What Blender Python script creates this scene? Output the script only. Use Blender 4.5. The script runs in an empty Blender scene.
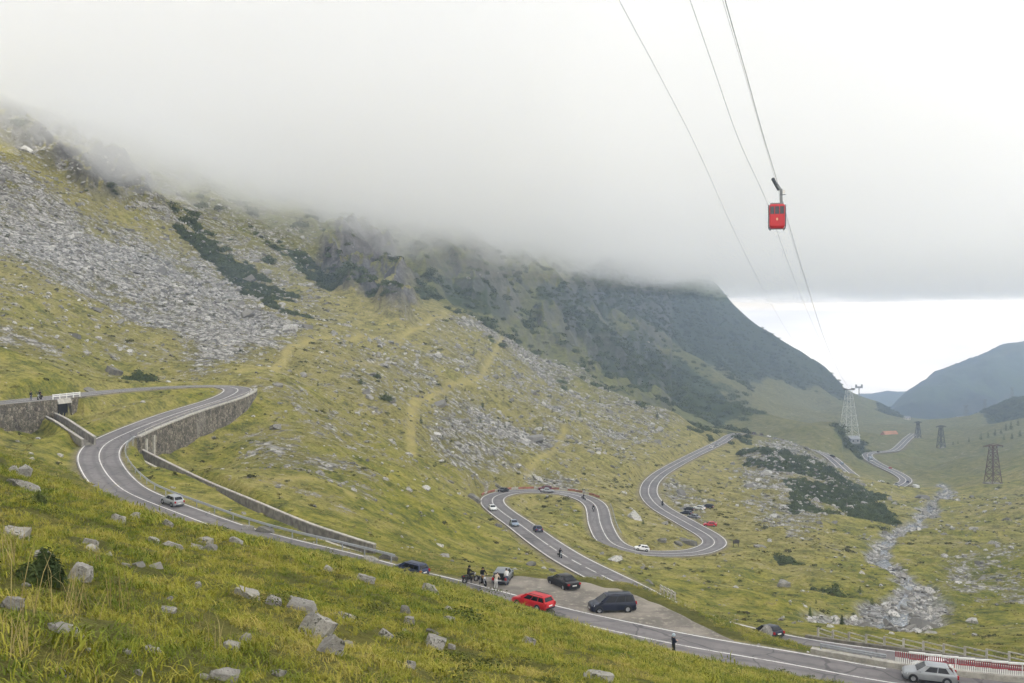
import bpy, bmesh, math, random
import numpy as np
from mathutils import Vector, Matrix, kdtree
from mathutils.bvhtree import BVHTree

SC = bpy.context.scene
COL = SC.collection
rng = np.random.default_rng(7)
random.seed(7)

# ------------------------------------------------------------------ camera
F = 1000.0            # focal length in pixels of the 1024 px wide picture
HOR = 318.0           # row of the true horizon
CX = 512.0
cam_d = bpy.data.cameras.new('camera')
cam_d.sensor_width = 36.0
cam_d.lens = 36.0 * F / 1024.0
cam_d.shift_y = -(341.5 - HOR) / 1024.0
cam_d.clip_start = 0.2
cam_d.clip_end = 60000
cam = bpy.data.objects.new('camera', cam_d)
COL.objects.link(cam)
cam.location = (0, 0, 0)
cam.rotation_euler = (math.pi / 2, 0, 0)
SC.camera = cam

# ------------------------------------------------------------------ world
SUN_EL, SUN_AZ = math.radians(56), math.radians(125)   # azimuth from +Y towards +X
world = bpy.data.worlds.new('World')
SC.world = world
world.use_nodes = True
wn, wl = world.node_tree.nodes, world.node_tree.links
wn.clear()


def W(kind, **kw):
    n = wn.new(kind)
    for k, v in kw.items():
        setattr(n, k, v)
    return n


w_out = W('ShaderNodeOutputWorld')
w_bg = W('ShaderNodeBackground')
w_sky = W('ShaderNodeTexSky', sky_type='NISHITA', sun_disc=False, sun_elevation=SUN_EL, sun_rotation=SUN_AZ,
          altitude=1800, air_density=1.0, dust_density=2.0)
w_geo = W('ShaderNodeNewGeometry')
w_sep = W('ShaderNodeSeparateXYZ')
wl.new(w_geo.outputs['Incoming'], w_sep.inputs[0])      # points back to the viewer
w_tc = W('ShaderNodeTexCoord')
w_sep2 = W('ShaderNodeSeparateXYZ')
wl.new(w_tc.outputs['Generated'], w_sep2.inputs[0])
# cloud brightness over elevation (z of the view direction)
w_ramp = W('ShaderNodeValToRGB')
wl.new(w_sep2.outputs['Z'], w_ramp.inputs[0])
e = w_ramp.color_ramp.elements
SKYK = 8.5
e[0].position, e[0].color = 0.004, (1.15, 1.01, 0.83, 1)
e[1].position, e[1].color = 1.0, (0.22, 0.228, 0.24, 1)
e2 = w_ramp.color_ramp.elements.new(0.07)
e2.color = (0.50, 0.50, 0.50, 1)
e4 = w_ramp.color_ramp.elements.new(0.022)
e4.color = (0.58, 0.575, 0.56, 1)
e3 = w_ramp.color_ramp.elements.new(0.16)
e3.color = (0.25, 0.257, 0.268, 1)
w_map = W('ShaderNodeMapping')
w_map.inputs['Scale'].default_value = (1.0, 1.0, 5.0)
wl.new(w_tc.outputs['Generated'], w_map.inputs[0])
w_noise = W('ShaderNodeTexNoise')
w_noise.inputs['Scale'].default_value = 3.2
w_noise.inputs['Detail'].default_value = 7.0
w_noise.inputs['Roughness'].default_value = 0.55
wl.new(w_map.outputs[0], w_noise.inputs['Vector'])
w_nr = W('ShaderNodeMapRange')
w_nr.inputs[1].default_value, w_nr.inputs[2].default_value = 0.3, 0.7
w_nr.inputs[3].default_value, w_nr.inputs[4].default_value = 0.5, 1.5
wl.new(w_noise.outputs['Fac'], w_nr.inputs[0])
w_mul = W('ShaderNodeVectorMath', operation='MULTIPLY')
wl.new(w_ramp.outputs[0], w_mul.inputs[0])
wl.new(w_nr.outputs[0], w_mul.inputs[1])
w_sc = W('ShaderNodeVectorMath', operation='SCALE')
wl.new(w_mul.outputs[0], w_sc.inputs[0])
w_sc.inputs['Scale'].default_value = SKYK
w_mix = W('ShaderNodeMix', data_type='RGBA')
w_mix.inputs['Factor'].default_value = 0.92             # closed overcast with a little blue behind it
wl.new(w_sky.outputs[0], w_mix.inputs['A'])
wl.new(w_sc.outputs[0], w_mix.inputs['B'])
wl.new(w_mix.outputs['Result'], w_bg.inputs['Color'])
w_bg.inputs['Strength'].default_value = 0.1
wl.new(w_bg.outputs[0], w_out.inputs[0])

sun_d = bpy.data.lights.new('sun', 'SUN')
sun_d.energy = 2.8
sun_d.angle = math.radians(15)
sun_d.color = (1.0, 0.97, 0.92)
sun = bpy.data.objects.new('sun', sun_d)
COL.objects.link(sun)
sdir = Vector((math.cos(SUN_EL) * math.sin(SUN_AZ), math.cos(SUN_EL) * math.cos(SUN_AZ), math.sin(SUN_EL)))
sun.rotation_euler = (-sdir).to_track_quat('-Z', 'Y').to_euler()

SC.view_settings.view_transform = 'Standard'
SC.view_settings.look = 'None'
SC.view_settings.exposure = 1.4
SC.view_settings.gamma = 1.0
SC.view_settings.use_curve_mapping = False
SC.render.engine = 'CYCLES'
SC.cycles.use_denoising = True
SC.cycles.max_bounces = 8
SC.cycles.diffuse_bounces = 2
SC.cycles.glossy_bounces = 2
SC.cycles.transmission_bounces = 3
SC.cycles.volume_bounces = 5
SC.cycles.transparent_max_bounces = 8
# ------------------------------------------------------------------ numeric helpers
def _hash(ix, iy, seed):
    h = (ix.astype(np.int64) * 374761393 + iy.astype(np.int64) * 668265263 + seed * 974711) & 0x7fffffff
    h = ((h ^ (h >> 13)) * 1274126177) & 0x7fffffff
    return ((h ^ (h >> 16)) & 0xffff) / 65535.0


def gnoise(x, y, seed=0):
    """gradient noise, about -0.7..0.7"""
    x0, y0 = np.floor(x), np.floor(y)
    fx, fy = x - x0, y - y0
    sx, sy = fx * fx * fx * (fx * (fx * 6 - 15) + 10), fy * fy * fy * (fy * (fy * 6 - 15) + 10)

    def g(ix, iy, dx, dy):
        a = _hash(ix, iy, seed) * 6.2831853
        return np.cos(a) * dx + np.sin(a) * dy
    n00 = g(x0, y0, fx, fy)
    n10 = g(x0 + 1, y0, fx - 1, fy)
    n01 = g(x0, y0 + 1, fx, fy - 1)
    n11 = g(x0 + 1, y0 + 1, fx - 1, fy - 1)
    return (n00 * (1 - sx) + n10 * sx) * (1 - sy) + (n01 * (1 - sx) + n11 * sx) * sy


def fbm(x, y, octv=4, seed=0):
    t, a, f = 0.0, 1.0, 1.0
    for k in range(octv):
        t = t + a * gnoise(x * f + 17.3 * k, y * f - 9.1 * k, seed + k)
        a *= 0.5
        f *= 2.03
    return t


def sstep(a, b, x):
    t = np.clip((x - a) / (b - a), 0, 1)
    return t * t * (3 - 2 * t)


def P(px, py, d):
    """a point seen at pixel (px, py) that stands d metres out"""
    return ((px - CX) / F * d, d, -(py - HOR) / F * d)


# ------------------------------------------------------------------ the road's course (pixel, pixel, metres out)
MAIN = [(1180, 714, 71.5), (1020, 696.5, 73), (895, 682.5, 75), (788, 663, 79), (690, 647.6, 83), (617, 633, 87), (551, 617, 91), (490, 600, 96), (436, 587, 101),
        (400, 577.5, 104), (330, 558, 111), (240, 536, 120), (185, 516, 127.5), (131, 493.5, 137), (110.7, 479.7, 146), (99.4, 461, 158),
        (100.0, 450.7, 166), (108, 442, 173), (126, 433, 181), (150, 423, 191), (176, 414, 202), (201, 406, 211), (221.5, 399, 218.5), (236, 392.2, 228),
        (236, 387.8, 235.5), (214, 385.6, 238), (185, 386.2, 232), (151, 388, 223.5), (110, 391.2, 211), (70, 395.6, 198), (30, 400, 186), (0, 402.5, 178),
        (-60, 408, 165), (-140, 414, 152)]
LOWER = [(1180, 690, 80), (1060, 687, 86), (1000, 677, 89.5), (900, 660.5, 96), (830, 649.5, 101.5), (770, 640.5, 108.5), (700, 622.5, 121), (660, 606.5, 134), (625, 587, 150),
         (596, 572.5, 165), (570, 558.8, 181), (546, 543.6, 201), (520.8, 525, 228), (502, 512, 251), (493, 503.5, 267), (494, 497, 280), (506, 492.8, 291), (527, 491, 298),
         (559, 492, 300), (582, 497, 295), (595.7, 506, 285), (600.5, 524, 263), (607.7, 537.2, 250), (619, 546.5, 245), (645.7, 553.8, 243), (686.8, 553, 249),
         (705, 549.5, 256), (714.6, 543.3, 266), (708.7, 535.5, 277), (686.8, 522.6, 296), (663, 509.4, 323), (652.0, 499.6, 345), (648.5, 490.8, 368),
         (652.5, 480.8, 398), (666, 470, 435), (692.6, 455.7, 500), (722, 441.2, 580), (731, 435.5, 622), (743, 433.2, 652), (764, 436.5, 680), (786, 442.5, 690)]
MIDR = [(786, 442.5, 690), (806, 447.5, 694), (822, 453, 692), (832, 459, 684), (841, 467, 668), (852, 475, 640), (862, 482, 618), (882, 490, 600)]
FARR = [(882, 490, 600), (896, 487, 618), (906, 480.5, 655), (898, 473.5, 690), (888, 469, 718), (877, 463.5, 750), (869, 458, 785), (868, 453.5, 820), (880, 452, 850), (894, 450.5, 870), (902, 444, 925),
        (907, 439, 975), (914, 433.5, 1040)]


def cr_spline(pts, step):
    p = np.array(pts, float)
    p = np.vstack([2 * p[0] - p[1], p, 2 * p[-1] - p[-2]])
    out = []
    for i in range(1, len(p) - 2):
        n = max(2, int(np.linalg.norm(p[i + 1] - p[i]) / step))
        t = np.linspace(0, 1, n, endpoint=False)[:, None]
        a, b, c, d = p[i - 1], p[i], p[i + 1], p[i + 2]
        out.append(0.5 * ((2 * b) + (c - a) * t + (2 * a - 5 * b + 4 * c - d) * t ** 2 + (3 * b - a - 3 * c + d) * t ** 3))
    out.append(p[-2][None])
    q = np.vstack(out)
    # resample to even spacing
    s = np.r_[0, np.cumsum(np.linalg.norm(np.diff(q[:, :2], axis=0), axis=1))]
    ss = np.arange(0, s[-1], step)
    return np.stack([np.interp(ss, s, q[:, k]) for k in range(3)], 1)


def smooth_path(q, n, zonly=False):
    q = q.copy()
    for _ in range(n):
        m = q.copy()
        m[1:-1] = (q[:-2] + 2 * q[1:-1] + q[2:]) / 4
        if zonly:
            m[:, :2] = q[:, :2]
        q = m
    return q


def course(ctrl, step=0.7, n=14):
    q = cr_spline([P(*c) for c in ctrl], step)
    q = smooth_path(q, n)
    return smooth_path(q, 250, True)


R_MAIN = course(MAIN)
R_LOW = course(LOWER)
R_MID = course(MIDR, 1.2)
R_FAR = course(FARR, 1.2)
HALF = 3.35
# course, half width, flat shoulder, blend of the embankment
ROADS = [(R_MAIN, HALF, 0.9, 3.2), (R_LOW, HALF, 1.0, 4.5), (R_MID, HALF + .8, 1.2, 12), (R_FAR, HALF + .8, 1.5, 14)]


def offset(path, k):
    """a course shifted sideways: k > 0 to its right"""
    t = np.gradient(path[:, :2], axis=0)
    t /= np.linalg.norm(t, axis=1)[:, None] + 1e-9
    q = path.copy()
    kk = np.asarray(k)
    q[:, 0] += t[:, 1] * kk
    q[:, 1] -= t[:, 0] * kk
    return q


def near_px(path, px, dmax=1e9):
    u = path[:, 0] / path[:, 1] * F + CX
    return int(np.argmin(np.abs(u - px) + 1e6 * (path[:, 1] > dmax)))


# ------------------------------------------------------------------ control points of the ground
PA, PB, EYE = 0.267, 0.293, 1.7


def plane_dep(u, d):
    return EYE / d + PA + PB * np.clip(u, -0.9, 0.75)


G = [
    # left: below the bridge wall, the green hill, the talus, the cliffs
    (0, 424.5, 175), (22, 426.5, 180.5), (45, 419, 187), (60, 410, 192), (30, 440, 165), (70, 432, 172), (-120, 440, 140),
    (0, 392, 188), (0, 350, 225), (0, 300, 280), (0, 264, 330), (0, 215, 410), (0, 168, 500), (-10, 120, 600), (-10, 60, 760),
    (-250, 380, 180), (-250, 280, 260), (-250, 180, 400), (-250, 80, 600),
    (50, 366, 226), (50, 285, 320), (50, 240, 400), (55, 185, 520), (60, 140, 640), (60, 80, 780),
    (110, 374, 245), (110, 340, 290), (110, 300, 370), (110, 250, 460), (110, 213, 550), (115, 185, 620), (115, 130, 740), (115, 70, 860),
    (200, 377, 252), (200, 355, 300), (200, 330, 360), (200, 285, 470), (200, 240, 600), (200, 205, 680), (200, 160, 790), (200, 90, 950),
    (250, 380, 246), (262, 368, 262), (290, 346, 330), (300, 310, 450), (300, 265, 600), (300, 225, 720), (300, 170, 850), (300, 110, 1000),
    (280, 385, 246), (320, 400, 250), (360, 337, 405), (380, 300, 560), (380, 270, 700), (375, 235, 800), (380, 180, 950), (380, 120, 1100),
    (430, 326, 520), (447, 313, 600), (460, 285, 760), (470, 245, 900), (470, 200, 1050), (470, 140, 1250),
    (520, 342, 720), (520, 318, 820), (540, 290, 980), (540, 255, 1150), (540, 200, 1350), (540, 150, 1500),
    (590, 385, 690), (585, 360, 860), (600, 330, 1020), (610, 300, 1200), (610, 260, 1400), (610, 200, 1650),
    # the mountain that closes the valley on the left
    (650, 405, 780), (650, 385, 930), (660, 350, 1150), (660, 315, 1400), (650, 270, 1600), (660, 215, 1900),
    (700, 427, 760), (700, 405, 980), (700, 370, 1250), (700, 330, 1550), (703, 296, 1750), (703, 310, 2050),
    (740, 431, 800), (740, 418, 980), (750, 385, 1350), (745, 345, 1650), (742, 317, 1800), (742, 345, 2100),
    (780, 428, 900), (780, 413, 1150), (780, 380, 1550), (781, 348, 1830), (781, 385, 2150),
    (820, 428, 1000), (815, 410, 1300), (815, 390, 1650), (822, 373, 1850), (822, 410, 2200),
    (850, 433, 1000), (845, 415, 1450), (842, 390, 1880), (845, 425, 2250),
    (870, 432, 1100), (870, 418, 1500), (868, 401, 1900), (868, 430, 2300), (890, 428, 1250), (888, 419, 1600), (886, 408, 1920), (886, 435, 2350),
    (908, 427, 1350), (906, 421, 1650), (905, 415.5, 1950), (905, 440, 2400),
    (76, 473, 146), (110, 508, 129), (150, 520, 121), (185, 527, 116), (240, 541, 110), (300, 552.5, 105), (365, 565.5, 99), (430, 579.5, 95.5), (490, 595, 91),
    (176, 397, 216), (200, 393.5, 221), (130, 405, 204), (100, 413, 195), (214, 391.5, 227), (150, 400, 211), (75, 407, 194),
    # slope under the retaining wall and the gully
    (128, 450, 177), (140, 449, 182), (158, 439, 191.5), (176, 431.5, 199), (196, 424.5, 206.5), (216, 418, 213.5), (236, 407, 221), (252, 396, 228.5), (264, 391, 234), (200, 470, 162), (250, 440, 196), (260, 490, 148),
    (160, 478, 149), (230, 505, 138), (290, 525, 128), (340, 543, 120), (300, 470, 165), (300, 430, 212), (350, 510, 152), (390, 540, 136),
    (420, 550, 138), (400, 500, 180), (350, 450, 215), (320, 400, 250), (350, 400, 285), (340, 365, 320), (390, 375, 360), (400, 420, 285), (395, 350, 440),
    # the boulder slope
    (412, 455, 262), (413, 420, 310), (425, 395, 362), (455, 385, 400), (480, 380, 430), (485, 362, 500), (500, 345, 620), (450, 355, 460), (420, 370, 400),
    (450, 500, 210), (430, 530, 168), (480, 545, 175), (460, 470, 258), (470, 440, 320), (520, 470, 325), (520, 430, 400), (540, 400, 500), (560, 450, 375), (570, 430, 430),
    (590, 400, 580), (600, 450, 400), (590, 478, 335), (630, 470, 390), (620, 420, 520), (650, 440, 490), (660, 420, 600), (690, 432, 640), (560, 370, 650),
    # between the hairpins
    (480, 566, 150), (530, 572, 138), (580, 590, 125), (600, 586, 102.5), (640, 602, 97.5), (672, 616, 93.5), (700, 630, 89.5), (540, 515, 262), (570, 525, 245), (560, 508, 284), (630, 520, 277), (650, 535, 263), (690, 540, 262),
    (640, 500, 330), (620, 480, 370), (610, 560, 205), (640, 575, 188), (680, 580, 190), (680, 605, 152), (720, 615, 140), (740, 590, 170), (720, 570, 215), (750, 550, 248),
    (740, 530, 290), (720, 505, 345), (690, 490, 385), (690, 470, 450), (720, 480, 420), (720, 455, 520), (760, 505, 365), (760, 480, 440), (740, 465, 500),
    # the knoll with dwarf pines, the plateau behind it
    (745, 445, 600), (770, 452, 570), (790, 450, 600), (815, 455, 600), (800, 470, 500), (830, 476, 525), (800, 495, 405), (840, 486, 470), (870, 490, 480), (897, 503, 455), (850, 510, 390), (890, 520, 395),
    (780, 440, 720), (830, 440, 770), (850, 446, 800), (860, 460, 730), (850, 457, 740), (880, 478, 650), (842, 442, 790), (915, 470, 690), (920, 485, 615), (870, 443, 930), (880, 438, 1000), (893, 432, 1080),
    (770, 545, 265), (800, 540, 272), (830, 545, 268), (850, 555, 262), (800, 570, 230), (820, 590, 205), (780, 600, 175), (750, 615, 152), (800, 615, 158), (850, 612, 172), (840, 627, 140), (790, 630, 125), (860, 600, 192),
    # the stream bed and the right side of the valley
    (850, 633, 150), (880, 626, 165), (900, 612, 183), (915, 590, 212), (893, 568, 247), (880, 552, 283), (893, 536, 320), (920, 517, 392), (938, 502, 478), (947, 491, 555), (935, 482, 650),
    (930, 640, 130), (1000, 652, 118), (980, 620, 172), (1020, 600, 195), (950, 580, 240), (1010, 550, 280), (940, 545, 310), (1000, 510, 400), (960, 520, 390), (965, 500, 500), (993, 481, 560), (1020, 470, 590),
    (1024, 445, 780), (985, 452, 760), (950, 462, 740), (930, 470, 740), (941, 449, 900), (915, 455, 880), (910, 446, 960), (960, 436, 1050), (1024, 425, 1000), (985, 425, 1180), (940, 432, 1200), (915, 428, 1400),
    (1024, 399, 1500), (1000, 407, 1480), (985, 411.5, 1450), (965, 417, 1500), (940, 420, 1700), (920, 422, 1900),
    (1024, 425, 2300), (980, 428, 2300), (940, 430, 2400),
    (1200, 650, 120), (1200, 560, 260), (1200, 450, 560), (1200, 390, 1100), (1200, 370, 1500), (1400, 600, 150), (1400, 420, 560), (1400, 330, 1400), (1200, 400, 2300),
    (1100, 690, 95), (1100, 640, 125),
]

ctl = []
for (px, py, d) in G:
    ctl.append(((px - CX) / F, math.log(d), (py - HOR) / F))
for rp in (R_MAIN[::9], R_LOW[::9], R_MID[::12], R_FAR[::12]):
    for x, y, z in rp:
        ctl.append((x / y, math.log(y), -z / y))
for d in (2, 3, 5, 8, 13, 20, 30, 40):
    for u in (-0.95, -0.6, -0.35, -0.1, 0.1, 0.25, 0.45, 0.7, 0.95):
        if d * (1 + 0.9 * max(u, 0)) < 62:
            ctl.append((u, math.log(d), float(plane_dep(u, d))))
for (u, d) in ((-0.5, 75), (-0.5, 110), (0, 72), (0, 82), (0.08, 68), (0.08, 78), (0.16, 65), (0.16, 74), (-0.45, 130), (-0.8, 75), (-0.8, 110), (-.8, 150)):
    ctl.append((u, math.log(d), float(plane_dep(u, d))))
for (u, d, dp_) in ((-.45, 75, .166), (-.45, 110, .153), (-.4, 50, .203), (-.4, 75, .197), (-.4, 102, .192), (-.35, 55, .214), (-.35, 75, .209), (-.35, 100, .204), (-.3, 55, .223), (-.3, 75, .2165), (-.3, 97, .210),
                    (-.2, 55, .245), (-.2, 75, .2395), (-.2, 92, .2345), (-.1, 60, .271), (-.1, 80, .264)):
    ctl.append((u, math.log(d), dp_))
ctl = np.array(ctl)
# drop near duplicates
keep = []
for i in range(len(ctl)):
    if all((ctl[i, 0] - ctl[j, 0]) ** 2 + (ctl[i, 1] - ctl[j, 1]) ** 2 > 2.5e-5 for j in keep):
        keep.append(i)
ctl = ctl[keep]


def tps(r2):
    return np.where(r2 > 1e-12, 0.5 * r2 * np.log(r2 + 1e-20), 0.0)


def solve_tps(c, v, lam):
    n = len(c)
    r2 = ((c[:, None] - c[None]) ** 2).sum(-1)
    A = np.zeros((n + 3, n + 3))
    A[:n, :n] = tps(r2) + lam * np.eye(n)
    A[:n, n] = 1
    A[:n, n + 1:] = c
    A[n, :n] = 1
    A[n + 1:, :n] = c.T
    return np.linalg.solve(A, np.r_[v, 0, 0, 0])


res_v = ctl[:, 2] - plane_dep(ctl[:, 0], np.exp(ctl[:, 1]))
tw = solve_tps(ctl[:, :2], res_v, 2e-5)


def dep_eval(u, l):
    q = np.stack([u.ravel(), l.ravel()], 1)
    out = np.empty(len(q))
    for i in range(0, len(q), 20000):
        b = q[i:i + 20000]
        r2 = ((b[:, None] - ctl[None, :, :2]) ** 2).sum(-1)
        out[i:i + 20000] = tps(r2) @ tw[:-3] + tw[-3] + b @ tw[-2:]
    return out.reshape(u.shape)


U = np.r_[np.linspace(-0.95, -0.54, 50)[:-1], np.linspace(-0.54, 0.54, 900), np.linspace(0.54, 0.95, 50)[1:]]
L = np.linspace(math.log(1.6), math.log(2500), 1450)
NU, NL = len(U), len(L)
cu = np.linspace(-0.95, 0.95, 220)
cl = np.linspace(L[0], L[-1], 420)
cg = dep_eval(*np.meshgrid(cu, cl, indexing='ij'))
# resample (linear along both axes)
t1 = np.stack([np.interp(U, cu, cg[:, j]) for j in range(len(cl))], 1)
dep = np.stack([np.interp(L, cl, t1[i]) for i in range(NU)], 0)
UU, LL = np.meshgrid(U, L, indexing='ij')
DD = np.exp(LL)
dep = dep + plane_dep(UU, DD)
X, Y = UU * DD, DD
Z = -dep * DD


def hit_grid(px, py, zz=None):
    """(u, log distance) where the sight line of a pixel meets the ground"""
    u = (px - CX) / F
    i = int(np.clip(np.searchsorted(U, u) - 1, 0, NU - 2))
    f = (u - U[i]) / (U[i + 1] - U[i])
    zc = (zz if zz is not None else Z)
    col = zc[i] * (1 - f) + zc[i + 1] * f
    g = -col / DD[i] - (py - HOR) / F
    k = np.where(g < 0)[0]
    k = k[k > 10]
    if len(k) == 0:
        return u, L[-1]
    j = k[0]
    a, b = g[j - 1], g[j]
    return u, L[j - 1] + (L[j] - L[j - 1]) * a / (a - b + 1e-12)


WARP = []


def region(poly, warp=0.012, wl=0.05, soft=3, dmin=0, dmax=1e9):
    """soft mask over the ground of an outline that lies on it"""
    pts = np.array([hit_grid(*p) for p in poly])
    if not WARP:
        WARP.append(fbm(UU / wl, LL / wl, 4, 91).astype(np.float32))
        WARP.append(fbm(UU / wl + 50, LL / wl / 2, 4, 95).astype(np.float32))
    wu = UU + warp * WARP[0]
    wv = LL + warp * 3 * WARP[1]
    ins = np.zeros(UU.shape, bool)
    n = len(pts)
    for i in range(n):
        (x1, y1), (x2, y2) = pts[i], pts[(i + 1) % n]
        c = (y1 > wv) != (y2 > wv)
        ins ^= c & (wu < (x2 - x1) * (wv - y1) / (y2 - y1 + 1e-12) + x1)
    m = ins.astype(np.float32)
    m *= (DD > dmin) & (DD < dmax)
    return blur(m, soft)


def blur(m, k):
    if k < 1:
        return m
    for ax in (0, 1):
        for _ in range(2):
            p = np.concatenate([np.repeat(np.take(m, [0], ax), k, ax), m, np.repeat(np.take(m, [-1], ax), k, ax)], ax)
            c = np.cumsum(p, ax)
            z0 = np.zeros_like(np.take(c, [0], ax))
            c = np.concatenate([z0, c], ax)
            n = m.shape[ax]
            m = (np.take(c, range(2 * k + 1, 2 * k + 1 + n), ax) - np.take(c, range(n), ax)) / (2 * k + 1)
    return m.astype(np.float32)


def strip(pxs, halfw, soft=2, warp=0.25):
    """soft mask of a track given by pixels on the ground and its half width in metres"""
    pts = []
    for p in pxs:
        u, l = hit_grid(*p) if len(p) == 2 else ((p[0] - CX) / F, math.log(p[2]))
        pts.append((u * math.exp(l), math.exp(l), 0))
    q = cr_spline(pts, 1.5)
    m = np.zeros(UU.shape, np.float32)
    w = halfw * (1 + warp * 2 * fbm(X / 9, Y / 9, 2, 5))
    best = path_dist(q, halfw * 2 + 4)
    m = 1 - sstep(w * 0.85, w * 1.12, best)
    return blur(m.astype(np.float32), soft), q


def path_dist(q, reach, want=False):
    """distance of every ground vertex to a course (inf where farther than reach); optionally its index"""
    best = np.full(UU.shape, 1e6, np.float32)
    idx = np.zeros(UU.shape, np.int32)
    kd = kdtree.KDTree(len(q))
    for i, p in enumerate(q):
        kd.insert((p[0], p[1], 0), i)
    kd.balance()
    cand = np.zeros(UU.shape, bool)
    ex = reach * 1.5 + 2
    for x, y in q[::max(1, int(ex / 3)), :2]:
        i0, i1 = np.searchsorted(L, [math.log(max(2, y - ex)), math.log(y + ex)])
        k0, k1 = np.searchsorted(U, [(x - ex) / max(2, y - ex) if x - ex < 0 else (x - ex) / (y + ex), (x + ex) / max(2, y - ex) if x + ex > 0 else (x + ex) / (y + ex)])
        cand[max(0, k0 - 1):k1 + 1, max(0, i0 - 1):i1 + 1] = True
    ii, jj = np.where(cand)
    xs, ys = X[ii, jj], Y[ii, jj]
    for n in range(len(ii)):
        _, k, dd = kd.find((xs[n], ys[n], 0))
        best[ii[n], jj[n]] = dd
        idx[ii[n], jj[n]] = k
    return (best, idx) if want else best
# ------------------------------------------------------------------ drains (courses on the smooth ground)
DRAIN_UP = cr_spline([P(*c) for c in [(44, 413.5, 187.5), (60, 421, 181), (76, 431.5, 174.5), (89, 440, 169.5)]], 0.8)
DRAIN_LOW = cr_spline([P(*c) for c in [(127, 450, 180.5), (160, 467, 169), (200, 487, 156), (250, 508.5, 143), (300, 530, 131.5), (345, 546, 121.5), (368, 553.5, 116)]], 0.8)
TURN0, TURN1 = near_px(R_MAIN, 430, 110), near_px(R_MAIN, 720, 110)

# ------------------------------------------------------------------ cover masks
M = {}
M['cliff'] = np.maximum.reduce([
    region([(-20, 128), (30, 150), (60, 175), (100, 205), (130, 216), (170, 225), (150, 190), (110, 150), (60, 110), (-20, 80)], 0.02),
    region([(318, 250), (345, 300), (395, 322), (420, 322), (410, 280), (380, 240), (340, 225)], 0.02),
    0.7 * region([(430, 250), (470, 300), (520, 325), (540, 300), (500, 250), (450, 220)], 0.02),
    0.6 * region([(560, 270), (600, 330), (640, 320), (630, 270), (590, 240)], 0.02)])
M['scree'] = np.maximum.reduce([
    region([(-20, 150), (50, 190), (100, 216), (150, 240), (200, 262), (250, 290), (300, 325), (330, 333), (290, 345), (240, 352), (215, 375), (170, 372), (190, 345), (150, 325), (90, 297), (40, 272), (-20, 262)], 0.02, soft=13),
    0.9 * region([(418, 428), (440, 405), (470, 402), (505, 412), (560, 436), (566, 452), (530, 462), (510, 478), (470, 474), (436, 458)], 0.015, soft=10),
    0.8 * region([(318, 372), (350, 366), (395, 392), (418, 408), (408, 420), (372, 398), (340, 388)], 0.02, soft=10),
    0.55 * region([(500, 330), (560, 362), (640, 412), (690, 436), (640, 452), (580, 432), (520, 405), (486, 380)], 0.02, soft=13),
    0.75 * region([(440, 318), (500, 342), (560, 368), (600, 392), (570, 392), (520, 362), (470, 338)], 0.012, soft=4),
    0.5 * region([(255, 410), (300, 440), (360, 470), (440, 500), (400, 515), (330, 500), (260, 470), (230, 445)], 0.02, soft=13),
    0.5 * region([(330, 330), (420, 340), (470, 372), (430, 390), (360, 362), (300, 355)], 0.02, soft=7),
    0.7 * region([(520, 462), (560, 470), (590, 486), (520, 484)], 0.02, soft=4),
    0.55 * region([(650, 470), (690, 480), (720, 520), (690, 545), (668, 505)], 0.02, soft=4),
    0.6 * region([(760, 440), (830, 450), (870, 500), (800, 540), (750, 520), (740, 470)], 0.03, soft=5),
    0.42 * region([(-20, 268), (100, 302), (180, 335), (212, 370), (150, 376), (60, 366), (-20, 352)], 0.02, soft=13),
    0.36 * region([(250, 395), (330, 335), (440, 318), (560, 365), (700, 432), (640, 455), (560, 478), (470, 492), (400, 470), (330, 450)], 0.02, soft=13),
    0.5 * region([(-20, 95), (100, 120), (200, 165), (320, 232), (335, 332), (250, 292), (150, 238), (60, 188), (-20, 150)], 0.02, soft=13),
    0.6 * region([(930, 555), (1030, 545), (1030, 600), (960, 600)], 0.02, soft=10)])
M['dark'] = np.maximum.reduce([
    region([(286, 250), (330, 262), (400, 312), (390, 318), (350, 302), (310, 280)], 0.012, soft=4),
    0.7 * region([(165, 205), (230, 250), (290, 295), (320, 325), (280, 312), (220, 282), (180, 240)], 0.02, soft=5),
    0.9 * region([(420, 262), (470, 290), (520, 322), (500, 326), (450, 300)], 0.012, soft=4),
    0.9 * region([(540, 285), (590, 312), (640, 345), (700, 378), (756, 418), (768, 428), (720, 426), (665, 408), (600, 384), (585, 352), (540, 320)], 0.012, soft=3),
    region([(640, 200), (715, 280), (755, 303), (795, 336), (834, 362), (856, 384), (846, 404), (800, 392), (730, 378), (700, 362), (640, 330), (560, 290)], 0.01, soft=4),
    region([(868, 398), (888, 405), (906, 414), (905, 420), (880, 414)], 0.004, soft=2),
    region([(1030, 398), (1000, 405), (960, 416), (985, 420), (1030, 418)], 0.006, soft=2),
    region([(835, 444), (850, 440), (870, 452), (858, 456), (842, 452)], 0.006, soft=2),
    0.8 * region([(715, 452), (760, 455), (800, 462), (850, 482), (898, 502), (890, 520), (840, 522), (790, 508), (790, 480), (740, 466)], 0.02, soft=3),
    0.45 * region([(770, 552), (800, 566), (850, 590), (830, 602), (790, 580)], 0.02, soft=3)])
M['dark'] = np.maximum(M['dark'], 0.40 * sstep(480, 650, DD) * (1 - sstep(1350, 1600, DD)) * (UU < 0.24) * (1 - .8 * M['scree']))
M['cliff'] = np.maximum(M['cliff'], 0.55 * sstep(650, 800, DD) * (UU < .16))
M['scree'] = np.clip(M['scree'] * (.90 + .40 * fbm(X / 28, Y / 28, 3, 611)), 0, 1)
M['river'] = np.zeros(UU.shape, np.float32)
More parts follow.
